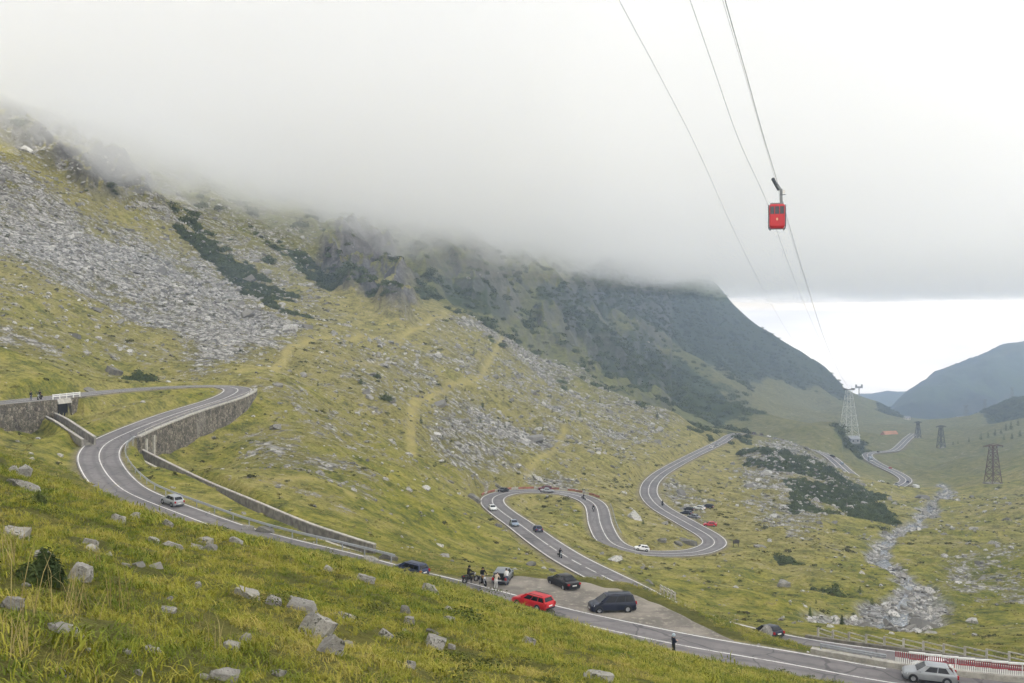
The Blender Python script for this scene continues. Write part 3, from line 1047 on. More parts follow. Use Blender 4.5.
mk = MB()
i_l0, i_l1 = near_px(R_MAIN, 893, 90), near_px(R_MAIN, 436, 120)
line(mk, R_MAIN, HALF - .28, .17, i0=near_px(R_MAIN, 886, 90))
line(mk, R_MAIN, -(HALF - .28), .17)
line(mk, R_MAIN, 0.05, .17)
tag(mk.build('road_markings', MAT['paint']), kind='structure')
mk = MB()
line(mk, R_LOW, HALF - .25, .22)
line(mk, R_LOW, -(HALF - .25), .22)
ia = near_px(R_LOW, 650, 150)
ib = near_px(R_LOW, 548, 215)
line(mk, R_LOW, 0, .22, (9, 13), i0=ia, i1=ib)
line(mk, R_LOW, 0, .22, i0=ib)
tag(mk.build('road_markings', MAT['paint']), kind='structure')
mk = MB()
for r_ in (R_MID, R_FAR):
    for o_ in (HALF + .3, -(HALF + .3), 0):
        line(mk, r_, o_, .42, lift=0.05)
tag(mk.build('road_markings', MAT['paint']), kind='structure')

# lay-by of gravel along the far side of the main road
q = R_MAIN[min(TURN0, TURN1):max(TURN0, TURN1)]
tt = np.linspace(0, 1, len(q))
bul = np.interp(tt, LAYT, LAYB) + 0.35
bul = bul * (1 + 0.10 * gnoise(tt * 14, tt * 0, 3) * (bul > 1))
lay = MB()
rails = [offset(q, HALF - .02 + bul * f) for f in np.linspace(0, 1, 8)]
for k, r_ in enumerate(rails):
    r_[:, 2] += (-0.03 if k else -0.012) + 0.03 * fbm(r_[:, 0] / 3, r_[:, 1] / 3, 2, 8) * (k > 1) - (0.3 if k == 7 else 0)
for a, b in zip(rails[:-1], rails[1:]):
    lay.strip_(b, a)
lay_k = NT('trodden_gravel', 0.95, 0.1)
lp = lay_k.pos()
ln1, ln2, ln3 = lay_k.noise(lp, 0.25, 4), lay_k.noise(lp, 1.5, 5, .7), lay_k.noise(lp, 14, 3)
lc = lay_k.mix(lay_k.mr(ln1, 0.38, 0.62), (0.165, 0.152, 0.132), (0.31, 0.28, 0.235))
lc = lay_k.mix(lay_k.mr(ln2, 0.5, 0.7), lc, (0.38, 0.345, 0.285))
lay_k.base(lay_k.mix(lay_k.math('MULTIPLY', ln3, .4), lc, (0.14, 0.12, 0.10)))
lay_k.bump(ln3, .5, .05)
tag(lay.build('lay_by', lay_k.m), kind='structure')

# the stream between its boulders
WAT = NT('stream_water', .12, .6)
_n = WAT.noise(WAT.pos(), 1.4, 4, .7)
WAT.base(WAT.mix(WAT.mr(_n, .5, .68), (.045, .055, .055), (.55, .57, .58)))
WAT.b.inputs['Roughness'].default_value = .2
WAT.bump(_n, .6, .2)
rv = smooth_path(RIVER, 3)
rv[:, 0] += 1.6 * gnoise(rv[:, 1] / 16, rv[:, 1] * 0, 66)
ww = 2.1 + .8 * gnoise(rv[:, 1] / 11, rv[:, 1] * 0, 67)
zc = np.minimum.reduce([ground(offset(rv, s_)[:, 0], offset(rv, s_)[:, 1]) for s_ in (-1.2, 0, 1.2)]) + .22
for _ in range(12):
    zc[1:-1] = (zc[:-2] + 2 * zc[1:-1] + zc[2:]) / 4
ra, rb_ = offset(rv, -ww), offset(rv, ww)
ra[:, 2] = zc
rb_[:, 2] = zc
tag(MB().strip_(rb_, ra).build('water', WAT.m), kind='structure')
# ------------------------------------------------------------------ far hills
def hill(name, ridge, foot, d_r, d_f, back, mat, seed, rough):
    """a hillside lofted from its foot in the valley up to its skyline and down behind"""
    rx, ry = np.array(ridge, float).T
    fx, fy = np.array(foot, float).T
    n = 420
    px = np.linspace(rx[0], rx[-1], n)
    yr = np.interp(px, rx, ry)
    yf = np.interp(px, fx, fy)
    T = np.r_[np.linspace(0, 1, 110), np.linspace(1.02, 1.6, 25)]
    pp, tt = np.meshgrid(px, T, indexing='ij')
    d = np.where(tt <= 1, d_f + (d_r - d_f) * tt, d_r + back * (tt - 1))
    zr = -(yr - HOR) / F * d_r
    zf = -(yf - HOR) / F * d_f
    z = np.where(tt <= 1, zf[:, None] + (zr - zf)[:, None] * tt ** 1.1, zr[:, None] - (tt - 1) * back * 0.5)
    x = (pp - CX) / F * d
    w = 0.25 + 0.75 * np.sin(np.clip(tt, 0, 1) * math.pi)
    gl = 1 - np.abs(gnoise(x / (d_r * .05), d / (d_r * .16), seed)) * 2.2
    z = z + rough * w * (gl + 0.6 * fbm(x / (d_r * .03), d / (d_r * .05), 4, seed + 3))
    z = z + rough * 0.05 * fbm(x / (d_r * .0022), d / (d_r * .006), 2, seed + 9) * sstep(.5, 1, tt)
    me = grid_mesh(name, x, d, z, {})
    me.materials.append(mat)
    o = bpy.data.objects.new(name, me)
    COL.objects.link(o)
    return tag(o, kind='structure')


def mat_forest():
    k = NT('forest_slope', 0.95, 0.05)
    p = k.pos()
    n1, n2 = k.noise(p, 0.004, 6, 0.65), k.noise(p, 0.03, 4, 0.7)
    c = k.mix(n2, (0.020, 0.034, 0.016), (0.045, 0.062, 0.028))
    c = k.mix(k.math('MULTIPLY', k.mr(n1, 0.56, 0.68), 0.7), c, (0.12, 0.12, 0.06))
    k.base(c)
    return k.m


MAT['forest'] = mat_forest()
hill('hills', [(862, 440), (880, 422), (894, 407.5), (908, 394), (922, 383), (935, 374), (951, 366.5), (972, 360), (992, 350), (1010, 344.5), (1024, 342), (1080, 332), (1150, 327), (1250, 326)],
     [(860, 442), (900, 424), (940, 426), (1000, 428), (1060, 436), (1250, 440)], 3100, 2450, 600, MAT['forest'], 41, 34)
hill('hills', [(780, 401), (820, 398), (850, 396), (872, 394.5), (890, 392.5), (902, 392), (925, 390), (960, 394), (1000, 400)],
     [(780, 424), (1000, 424)], 3900, 3400, 500, MAT['forest'], 51, 27)

# ------------------------------------------------------------------ cloud deck and haze
def vol_mat(name, dens, col, aniso):
    m = bpy.data.materials.new(name)
    m.use_nodes = True
    t = m.node_tree
    t.nodes.clear()
    o = t.nodes.new('ShaderNodeOutputMaterial')
    v = t.nodes.new('ShaderNodeVolumePrincipled')
    v.inputs['Color'].default_value = (*col, 1)
    v.inputs['Density'].default_value = dens
    v.inputs['Anisotropy'].default_value = aniso
    t.links.new(v.outputs[0], o.inputs['Volume'])
    return m


HAZE_D = 0.00029
CLOUD_BASE = 29.5


def cloud(x0, x1, y0, y1, lift, dens, seed, wav, bank=False):
    n = 170
    xs = np.linspace(x0, x1, n)
    ys = np.linspace(y0, y1, n)
    x, y = np.meshgrid(xs, ys, indexing='ij')
    u = x / np.maximum(y, 80)
    low = gnoise(x / 520, y / 520, seed + 31)
    # the edge wanders
    far_ = (y1 - y + 420 * gnoise(x / 420, y / 480, seed) + 90 * gnoise(x / 150, y / 150, seed + 2) - 170)
    ed = np.minimum.reduce([(x - x0) / 160, (x1 - x) / 160, (y - y0) / 110, (y1 - y) / 60, far_ / 260])
    if bank:
        ed = np.minimum(ed, (0.17 + .10 * gnoise(y / 160, x / 300, seed + 6) - u) / .16)
        ed = np.minimum(ed, (y - 150) / 330)
    k = np.sqrt(np.clip(ed, 0, 1))
    rise = 44 * sstep(-0.10, -0.50, u) * sstep(150, 380, y) * (1 - sstep(720, 1050, y)) + 16 * sstep(.15, -.1, u) * sstep(300, 600, y) * (1 - sstep(1000, 1300, y))
    bot = CLOUD_BASE + lift + rise + 10 + wav * np.clip(fbm(x / 130, y / 130, 5, seed + 4) + 1.3 * low, -1.2, 2.4) * (1 + .6 * sstep(900, 1500, y))
    if bank:
        bot += 42 * fbm(x / 60, y / 60, 4, seed + 21)
        bot += 30 * (1 - np.clip(ed, 0, 1))
    top = 172 - lift * .6 + 75 * low + 26 * fbm(x / 150, y / 150, 4, seed + 8)
    midz = 135.0 if bank else 40.0
    zb = np.maximum(midz + (bot - midz) * k, CLOUD_BASE + max(lift, 0) * .5)
    zt = np.maximum(midz + (top - midz) * k, zb) + 0.5
    me = bpy.data.meshes.new('cloud')
    N = n * n
    v = np.concatenate([np.stack([x, y, zb], -1).reshape(-1, 3), np.stack([x, y, zt], -1).reshape(-1, 3)])
    i, j = np.meshgrid(np.arange(n - 1), np.arange(n - 1), indexing='ij')
    a = (i * n + j).ravel()
    fs = np.concatenate([np.stack([a, a + 1, a + n + 1, a + n], 1), np.stack([a + N, a + n + N, a + n + 1 + N, a + 1 + N], 1)]).tolist()
    rim = [k_ * n for k_ in range(n)] + [(n - 1) * n + k_ for k_ in range(1, n)] + [k_ * n + n - 1 for k_ in range(n - 2, -1, -1)] + [k_ for k_ in range(n - 2, 0, -1)]
    for p_, q_ in zip(rim, rim[1:] + rim[:1]):
        fs.append((p_, q_, q_ + N, p_ + N))
    me.from_pydata(v.tolist(), [], fs)
    me.update()
    bm = bmesh.new()
    bm.from_mesh(me)
    bmesh.ops.recalc_face_normals(bm, faces=bm.faces)
    bm.to_mesh(me)
    bm.free()
    me.materials.append(vol_mat('cloud_mist', dens, (0.985, 0.992, 1.0), 0.55))
    o = bpy.data.objects.new('cloud', me)
    COL.objects.link(o)
    return tag(o, kind='stuff')


cloud(-1500, 3200, -500, 2600, 0, 0.0013, 71, 27)
cloud(-1475, 3175, -475, 2560, 12, 0.0024, 83, 22)
cloud(-1440, 3140, -440, 2500, 34, 0.0034, 97, 21)
cloud(-1300, 420, 130, 1950, 6, 0.0078, 109, 14, True)
cloud(-1500, 3200, -500, 2750, 3, 0.0008, 131, 15)
cloud(420, 3150, 900, 2650, 20, 0.0036, 151, 26)
hz = MB().box((1200, 2150, (28.5 - 800) / 2), (6000, 5100, 828.5)).build('haze', vol_mat('haze_air', HAZE_D, (0.60, 0.74, 1.0), 0.2))
tag(hz, kind='stuff')
# ------------------------------------------------------------------ uncountable cover: stones, scrub, grass
mind = np.minimum.accumulate(-Z / DD, axis=1)
VIS = (-Z / DD <= mind + 0.004) & (np.abs(UU) < 0.56)
cellA = DD * DD * np.gradient(U)[:, None] * (L[1] - L[0])


def sample(dens, nmax, seed):
    """random ground points with the given density per square metre"""
    r = np.random.default_rng(seed)
    w = (dens * cellA * VIS).astype(np.float64)
    tot = w.sum()
    n = int(min(nmax, tot))
    c = np.cumsum(w.ravel())
    k = np.searchsorted(c, r.random(n) * c[-1])
    i, j = np.unravel_index(np.clip(k, 0, w.size - 1), w.shape)
    du = np.gradient(U)[i]
    u = U[i] + (r.random(n) - .5) * du
    l = L[j] + (r.random(n) - .5) * (L[1] - L[0])
    d = np.exp(l)
    x, y = u * d, d
    return x, y, ground(x, y), i, j, tot


def rock_mesh(name, seed, flat=0.55, n=16, sub=0, rough=0.05):
    """an angular rock about 1 m wide: a block split along random planes, its faces then weathered"""
    r = random.Random(seed)
    bm = bmesh.new()
    bmesh.ops.create_cube(bm, size=1.0)
    for v in bm.verts:
        v.co.y *= .78
        v.co.z *= flat
    for _ in range(n):
        nr = Vector((r.gauss(0, 1), r.gauss(0, 1), r.gauss(0, .8) + .35))
        nr.normalize()
        sup = .5 * (abs(nr.x) + .78 * abs(nr.y) + flat * abs(nr.z))
        bmesh.ops.bisect_plane(bm, geom=bm.verts[:] + bm.edges[:] + bm.faces[:], plane_co=nr * sup * r.uniform(.52, .80), plane_no=nr, clear_outer=True)
        ho = [e_ for e_ in bm.edges if e_.is_boundary]
        if ho:
            bmesh.ops.holes_fill(bm, edges=ho)
    bmesh.ops.recalc_face_normals(bm, faces=bm.faces)
    if sub:
        bmesh.ops.triangulate(bm, faces=bm.faces)
        for _ in range(sub + 1):
            bmesh.ops.subdivide_edges(bm, edges=[e_ for e_ in bm.edges if e_.calc_length() > .09], cuts=1)
            bmesh.ops.triangulate(bm, faces=bm.faces)
        for e_ in bm.edges:
            e_.smooth = not (len(e_.link_faces) == 2 and e_.calc_face_angle() > .35)
        co = np.array([v.co[:] for v in bm.verts])
        s = seed * 3.7
        n1 = fbm(co[:, 0] * 4 + co[:, 2] * 3 + s, co[:, 1] * 4 - co[:, 2] * 4, 4, seed)
        n2 = fbm(co[:, 2] * 20 + co[:, 0] * 3 + s, co[:, 0] * 2 + co[:, 1] * 2, 2, seed + 4)      # layered gneiss
        for v, a, b in zip(bm.verts, n1, n2):
            v.co += v.co.normalized() * (a * rough * .8 + b * rough * .6)
    me = bpy.data.meshes.new(name)
    bm.to_mesh(me)
    bm.free()
    if sub:
        me.polygons.foreach_set('use_smooth', np.ones(len(me.polygons), bool))
    return me


def blade_tuft(name, n, h, spread, w, seed, lean=.5):
    r = random.Random(seed)
    mb = MB()
    for _ in range(n):
        a = r.uniform(0, 6.283)
        rr = spread * math.sqrt(r.random())
        bx, by = rr * math.cos(a), rr * math.sin(a)
        hh = h * r.uniform(.55, 1.15)
        az = r.uniform(0, 6.283)
        ln = lean * r.uniform(.2, 1.0) * hh
        dx, dy = math.cos(az) * ln, math.sin(az) * ln
        wx, wy = -math.sin(az) * w, math.cos(az) * w
        p0, p1, p2 = Vector((bx, by, -.03)), Vector((bx + dx * .35, by + dy * .35, hh * .6)), Vector((bx + dx, by + dy, hh * r.uniform(.75, 1)))
        s = Vector((wx, wy, 0))
        mb.add([p0 - s, p0 + s, p1 + s * .7, p1 - s * .7, p2], [(0, 1, 2, 3), (3, 2, 4)])
    return mb.mesh(name)


def leaf_clump(name, n, r_, h, size, seed, upright=0.3):
    """a low mound of many small leaf faces"""
    r = random.Random(seed)
    mb = MB()
    lob = [(Vector((r.uniform(-.5, .5) * r_, r.uniform(-.5, .5) * r_, 0)), r.uniform(.45, .75) * r_, r.uniform(.6, 1.0) * h) for _ in range(5)]
    for _ in range(n):
        c, lr, lh = r.choice(lob)
        a, e = r.uniform(0, 6.283), math.asin(r.uniform(0, 1))
        q = r.uniform(.7, 1.05)
        p = c + Vector((math.cos(a) * math.cos(e) * lr * q, math.sin(a) * math.cos(e) * lr * q, math.sin(e) * lh * q))
        nrm = Vector((math.cos(a) * math.cos(e), math.sin(a) * math.cos(e), math.sin(e) + upright))
        nrm += Vector((r.gauss(0, .5), r.gauss(0, .5), r.gauss(0, .5)))
        nrm.normalize()
        t = nrm.orthogonal().normalized()
        t.rotate(Matrix.Rotation(r.uniform(0, 6.283), 3, nrm))
        b = nrm.cross(t)
        s = size * r.uniform(.6, 1.3)
        mb.add([p - t * s, p + b * s * .45, p + t * s, p - b * s * .45], [(0, 1, 2, 3)])
    return mb.mesh(name)


def scatter(name, pts, rot, scl, idx, meshes, mat):
    """ONE stuff object: its points each carry one of the meshes"""
    src = bpy.data.collections.new(name + '_pieces')
    for k, me in enumerate(meshes):
        if not me.materials:
            me.materials.append(mat)
        src.objects.link(bpy.data.objects.new(f'{name}_piece_{k:02d}', me))
    me = bpy.data.meshes.new(name)
    n = len(pts)
    me.vertices.add(n)
    me.vertices.foreach_set('co', np.asarray(pts, np.float32).ravel())
    a = me.attributes.new('rot', 'FLOAT_VECTOR', 'POINT')
    a.data.foreach_set('vector', np.asarray(rot, np.float32).ravel())
    a = me.attributes.new('scl', 'FLOAT_VECTOR', 'POINT')
    a.data.foreach_set('vector', np.asarray(scl, np.float32).ravel())
    a = me.attributes.new('pick', 'INT', 'POINT')
    a.data.foreach_set('value', np.asarray(idx, np.int32))
    o = bpy.data.objects.new(name, me)
    COL.objects.link(o)
    g = bpy.data.node_groups.new(name + '_nodes', 'GeometryNodeTree')
    g.interface.new_socket('Geometry', in_out='INPUT', socket_type='NodeSocketGeometry')
    g.interface.new_socket('Geometry', in_out='OUTPUT', socket_type='NodeSocketGeometry')
    N, K = g.nodes.new, g.links.new
    gi, go = N('NodeGroupInput'), N('NodeGroupOutput')
    ip = N('GeometryNodeInstanceOnPoints')
    ci = N('GeometryNodeCollectionInfo')
    ci.inputs['Collection'].default_value = src
    ci.inputs['Separate Children'].default_value = True
    ci.inputs['Reset Children'].default_value = True

    def attr(nm, ty):
        q = N('GeometryNodeInputNamedAttribute')
        q.data_type = ty
        q.inputs['Name'].default_value = nm
        return q.outputs['Attribute']
    e2r = N('FunctionNodeEulerToRotation')
    K(attr('rot', 'FLOAT_VECTOR'), e2r.inputs[0])
    K(gi.outputs[0], ip.inputs['Points'])
    K(ci.outputs[0], ip.inputs['Instance'])
    ip.inputs['Pick Instance'].default_value = True
    K(attr('pick', 'INT'), ip.inputs['Instance Index'])
    K(e2r.outputs[0], ip.inputs['Rotation'])
    K(attr('scl', 'FLOAT_VECTOR'), ip.inputs['Scale'])
    K(ip.outputs[0], go.inputs[0])
    m = o.modifiers.new('scatter', 'NODES')
    m.node_group = g
    return tag(o, kind='stuff')


def rots(n, r, tilt):
    return np.stack([r.normal(0, tilt, n), r.normal(0, tilt, n), r.random(n) * 6.283], 1)


GR = free_scatter * (1 - M['river']) * (1 - M['track'])
turn_clear = np.ones_like(Z)

# stones of the talus, the boulder fields and the stream bed
near_r = sstep(120, 160, DD)
patch = sstep(0.0, 0.5, fbm(X / 18, Y / 18, 3, 411) + 0.15)
dst = (0.22 * M['scree'] ** 1.5 + 0.05 * sstep(0.15, .6, M['scree'])) * sstep(140, 170, DD) * (1 - sstep(600, 800, DD)) * GR
dst += (0.036 * patch + .008) * GR * sstep(110, 150, DD) * (1 - sstep(420, 560, DD)) * (1 - M['dark'])
dst += 0.0025 * M['cliff'] * GR
dst *= sstep(4.6, 5.6, rd_all)
x, y, z, i_, j_, tot = sample(dst, 90000, 11)
print('stones', tot)
r = np.random.default_rng(12)
n = len(x)
s = 0.36 * np.exp(r.normal(0, 0.50, n)) * (1 + 0.9 * sstep(200, 520, y))
s *= np.where(r.random(n) < .025, 2.3, 1)
stone_meshes = [rock_mesh('stone', 500 + k, flat=random.uniform(.4, .75), n=9) for k in range(10)]
MAT['stone'] = NT('bare_stone', .9, .15)
_k = MAT['stone']
_r = _k.rand()
_c = _k.ramp(_r, [(0, (0.14, 0.133, 0.12)), (.5, (0.30, 0.287, 0.26)), (1, (0.50, 0.485, 0.45))])
_k.base(_k.mix(_k.mr(_k.noise(_k.pos(), 3.0, 4), .45, .7), _c, (0.15, 0.148, 0.135)))
MAT['stone'] = _k.m
scatter('scree', np.stack([x, y, z + s * .08], 1), rots(n, r, .35), np.stack([s * 1.5, s * 1.4, s * 1.2], 1), r.integers(0, 10, n), stone_meshes, MAT['stone'])

x, y, z, i_, j_, tot = sample(0.55 * M['river'] * sstep(.2, .9, M['river']) * (1 - .6 * sstep(250, 450, DD)), 9000, 13)
print('river', tot)
n = len(x)
s = 0.55 * np.exp(r.normal(0, 0.45, n)) * (1 + .5 * sstep(250, 450, y))
scatter('stream_boulders', np.stack([x, y, z + s * .1], 1), rots(n, r, .35), np.stack([s * 1.5, s * 1.4, s * 1.2], 1), r.integers(0, 10, n), [m.copy() for m in stone_meshes], MAT['stone'])

# heath and low scrub on the middle slopes
MAT['scrub'] = mat_leaf('heath_leaves', (0.030, 0.038, 0.010), (0.095, 0.085, 0.026))
MAT['pine'] = mat_leaf('dwarf_pine_needles', (0.016, 0.030, 0.009), (0.098, 0.122, 0.034), scale=1.6)
scrub_m = [leaf_clump('scrub', 70, .5, .34, .12, 30 + k) for k in range(5)]
pt = sstep(0.05, 0.5, fbm(X / 24, Y / 24, 3, 431))
dsc = (0.06 * pt + 0.010) * GR * sstep(75, 120, DD) * (1 - sstep(430, 600, DD)) * (1 - .6 * M['scree'])
x, y, z, i_, j_, tot = sample(dsc, 45000, 15)
print('scrub', tot)
n = len(x)
s = np.exp(r.normal(0, .4, n)) * (.8 + .6 * sstep(150, 400, y))
scatter('heath', np.stack([x, y, z - .03], 1), rots(n, r, .12), np.stack([s, s, s * .8], 1), r.integers(0, 5, n), scrub_m, MAT['scrub'])

# grass tussocks of the middle slopes
tus = [leaf_clump('tussock', 46, .5, .26, .13, 330 + k, .7) for k in range(5)]
dts = (0.30 * (1 - .5 * sstep(200, 330, DD))) * GR * sstep(75, 98, DD) * (1 - sstep(330, 460, DD)) * (1 - .7 * M['scree']) * (1 - M['dark']) * sstep(-.3, .25, fbm(X / 5, Y / 5, 3, 435))
x, y, z, i_, j_, tot = sample(dts, 80000, 16)
print('tussocks', tot)
n = len(x)
s = np.exp(r.normal(0, .35, n)) * (.75 + .5 * sstep(150, 350, y))
MAT['tussock'] = mat_leaf('tussock_blades', (0.10, 0.112, 0.022), (0.34, 0.29, 0.095))
scatter('tussock_grass', np.stack([x, y, z - .02], 1), rots(n, r, .12), np.stack([s, s, s * .8], 1), r.integers(0, 5, n), tus, MAT['tussock'])

# dwarf pine thickets
pine_m = [leaf_clump('thicket', 260, 1.0, .85, .15, 60 + k, .6) for k in range(5)]
dpi = dkm * (0.20 * (1 - sstep(480, 620, DD)) + 0.022 * sstep(480, 620, DD) * (1 - sstep(1500, 1900, DD)))
x, y, z, i_, j_, tot = sample(dpi, 26000, 17)
print('pine', tot)
n = len(x)
s = np.exp(r.normal(0, .28, n)) * (1.35 + 2.2 * sstep(480, 620, y))
scatter('dwarf_pine_thicket', np.stack([x, y, z - .1], 1), rots(n, r, .1), np.stack([s, s, s * .95], 1), r.integers(0, 5, n), pine_m, MAT['pine'])

# grass of the near slope
MAT['grass'] = NT('grass_blades', .7, .15)
_k = MAT['grass']
_p = _k.pos()
_n1, _n2 = _k.noise(_p, 0.22, 5, .65), _k.noise(_p, 1.3, 5, .7)
_f = _k.math('ADD', _k.math('MULTIPLY', _k.rand(), .45), _k.math('MULTIPLY', _k.mr(_k.math('ADD', _k.math('MULTIPLY', _n1, .6), _k.math('MULTIPLY', _n2, .4)), .35, .62), .55))
_k.base(_k.ramp(_f, [(0.05, (0.052, 0.084, 0.009)), (.34, (0.140, 0.172, 0.016)), (.60, (0.262, 0.252, 0.030)), (.95, (0.37, 0.30, 0.085))]))
MAT['grass'] = _k.m
MAT['straw'] = mat_leaf('dry_grass_stems', (0.20, 0.165, 0.055), (0.42, 0.34, 0.15))
tufts = [blade_tuft('tuft', 54, .13, .24, .0062, 80 + k, 1.3) for k in range(6)]
dgr = GR * (1 - sstep(95, 135, DD)) * np.clip(20 * (16 / np.maximum(DD, 5)) ** 1.15, 0.6, 24) * (DD > 3.5) * sstep(-.55, -.15, fbm(X / 1.7, Y / 1.7, 3, 451))
x, y, z, i_, j_, tot = sample(dgr, 190000, 19)
print('grass', tot)
n = len(x)
s = np.exp(r.normal(0, .3, n)) * (.55 + .8 * sstep(14, 60, y))
scatter('grass', np.stack([x, y, z], 1), rots(n, r, .15), np.stack([s * 1.25, s * 1.25, s * .68], 1), r.integers(0, 6, n), tufts, MAT['grass'])
stems = [blade_tuft('stems', 10, .46, .16, .0032, 180 + k, .7) for k in range(4)]
dsm = GR * (DD > 4) * (1 - sstep(40, 60, DD)) * np.clip(1.6 * (9 / np.maximum(DD, 4)) ** 1.2, .04, 2.5) * sstep(-.1, .4, fbm(X / 4, Y / 4, 3, 461) - .35 + .8 * sstep(-.2, -.45, UU) * sstep(24, 11, DD))
x, y, z, i_, j_, tot = sample(dsm, 9000, 21)
print('stems', tot)
n = len(x)
s = np.exp(r.normal(0, .25, n))
scatter('dry_grass', np.stack([x, y, z], 1), rots(n, r, .15), np.stack([s, s, s], 1), r.integers(0, 4, n), stems, MAT['straw'])
# darker cushions of bilberry between the grass
cush = [leaf_clump('cushion', 260, .5, .24, .028, 230 + k, .5) for k in range(5)]
dcu = GR * (1 - sstep(95, 120, DD)) * (DD > 9) * (0.08 + 1.1 * sstep(.05, .5, fbm(X / 7, Y / 7, 4, 471)) * np.clip(25 / DD, .3, 1.2))
x, y, z, i_, j_, tot = sample(dcu, 16000, 23)
print('cushions', tot)
n = len(x)
s = np.exp(r.normal(0, .35, n)) * (.7 + .5 * sstep(20, 80, y))
MAT['bilberry'] = mat_leaf('bilberry_leaves', (0.035, 0.055, 0.010), (0.105, 0.115, 0.022))
scatter('bilberry', np.stack([x, y, z - .04], 1), rots(n, r, .12), np.stack([s, s, s], 1), r.integers(0, 5, n), cush, MAT['bilberry'])
# fine rubble beside the road and in the two small slips
dru = (0.8 * M['verge'] * (1 - under) * (DD < 140) + 0.0) * (DD > 50)
for (cx_, cy_, rx_, rl_) in ((150, 573, .03, .045), (182, 582, .016, .03), (120, 560, .02, .03), (330, 640, .025, .05), (308, 614, .02, .03)):
    hu, hl = hit_grid(cx_, cy_)
    dru = dru + 2.2 * np.exp(-((UU - hu) / rx_) ** 2 - ((LL - hl) / rl_) ** 2) * (fbm(X / 2, Y / 2, 3, 481) > -.05)
x, y, z, i_, j_, tot = sample(dru, 7000, 25)
print('rubble', tot)
n = len(x)
s = .13 * np.exp(r.normal(0, .5, n))
scatter('rubble', np.stack([x, y, z], 1), rots(n, r, .4), np.stack([s * 1.5, s * 1.4, s * 1.3], 1), r.integers(0, 10, n), [m.copy() for m in stone_meshes], MAT['stone'])
# ------------------------------------------------------------------ walls, drains, rails
def path_slice(path, ia, ib):
    return path[min(ia, ib):max(ia, ib) + 1]


def nearest(path, p):
    return int(np.argmin(np.hypot(path[:, 0] - p[0], path[:, 1] - p[1])))


def follow(pts, zoff=0.0):
    q = np.array(pts, float).copy()
    q[:, 2] += zoff
    return [Vector(p) for p in q]


# retaining wall under the outer side of the upper bend
w0, w1 = nearest(R_MAIN, P(114, 438.5, 177)), nearest(R_MAIN, P(250, 389.5, 233))
seg = path_slice(R_MAIN, w0, w1)
face = offset(seg, HALF + 0.95)
face[:, 2] += 0.0
back = offset(seg, HALF + 0.35)
foot = offset(seg, HALF + 1.35)
fz = ground(offset(seg, HALF + 2.6)[:, 0], offset(seg, HALF + 2.6)[:, 1])
foot[:, 2] = np.minimum(fz - 1.0, face[:, 2] - 0.6)
bk2 = back.copy()
bk2[:, 2] = foot[:, 2]
wall = empty('retaining_wall', tuple(face[len(face) // 2]), 0, 'long rubble stone retaining wall holding up the road at the upper left bend', 'wall')


def rel(root, pts):
    o = Vector(root.location)
    R = Matrix.Rotation(-root.rotation_euler.z, 3, 'Z')
    return [R @ (Vector(p) - o) for p in pts]


MB().sweep([rel(wall, face), rel(wall, back), rel(wall, bk2), rel(wall, foot)]).build('masonry', MAT['masonry'], wall)
c1, c2 = offset(seg, HALF + .18), offset(seg, HALF + 1.05)
for c_ in (c1, c2):
    c_[:, 2] += 0.02
t1, t2 = c1.copy(), c2.copy()
t1[:, 2] += .24
t2[:, 2] += .24
MB().sweep([rel(wall, t2), rel(wall, t1), rel(wall, c1), rel(wall, c2)]).build('coping', MAT['concrete'], wall)
# buttresses and the rail on the coping
for k in (3, 8):
    a = Vector(offset(seg, HALF + 1.2)[k])
    b = Vector(foot[k])
    tdir = Vector((seg[min(k + 1, len(seg) - 1)] - seg[k - 1]))
    rz = math.atan2(tdir.y, tdir.x)
    hgt = max(.8, a.z - b.z)
    MB().box(rel(wall, [(a + b) / 2 + Vector((0, 0, -.35))])[0], (.55, .34, hgt - .5), rz).build('buttress', MAT['concrete'], wall)
rl = offset(seg, HALF + .55)
tp = follow(rl, .82)
rb = MB()
for a, b in zip(tp[:-3:3], tp[3::3]):
    rb.bar(*rel(wall, [a, b]), .06, 4)
for k in range(0, len(rl), 5):
    p = Vector(rl[k])
    rb.bar(*rel(wall, [p + Vector((0, 0, .2)), p + Vector((0, 0, .85))]), .07, 4)
rb.build('railing', MAT['concrete'], wall)

# wall with the culvert under the topmost stretch of road
i0 = nearest(R_MAIN, P(62, 396, 197))
seg = R_MAIN[i0:]
cutk = nearest(seg, P(42, 400, 190))
wall = empty('bridge_wall', tuple(offset(seg, -(HALF + .9))[len(seg) // 3]), 0, 'rough stone road wall with a square culvert opening at the far left', 'wall')


def wall_piece(seg, k, drop=None, name='masonry', top=0.0):
    fa, ba = offset(seg, -(HALF + .95)), offset(seg, -(HALF + .3))
    fo = offset(seg, -(HALF + 1.25))
    g_ = offset(seg, -(HALF + 2.4))
    fo[:, 2] = ground(g_[:, 0], g_[:, 1]) - 1.2
    fa[:, 2] += top
    ba[:, 2] += top
    if drop is not None:
        fo[:, 2] = fa[:, 2] - drop
    b2 = ba.copy()
    b2[:, 2] = fo[:, 2]
    return MB().sweep([rel(wall, fa), rel(wall, ba), rel(wall, b2), rel(wall, fo)]).build(name, MAT['masonry'] if name == 'masonry' else MAT['concrete'], wall)


wall_piece(seg[:cutk - 2], 0)
wall_piece(seg[cutk + 3:], 0)
wall_piece(seg[cutk - 3:cutk + 4], 0, drop=.9, name='lintel', top=.01)
# tunnel mouth: a solid near-black block painted as the shade inside it
cp = Vector(offset(seg, -(HALF + .2))[cutk])
td = Vector(seg[cutk + 1] - seg[cutk - 1])
rz = math.atan2(td.y, td.x)
MB().box(rel(wall, [cp + Vector((0, 0, -2.6))])[0], (3.0, 1.0, 3.4), rz).build('culvert_mouth_shade', MAT['black'], wall)
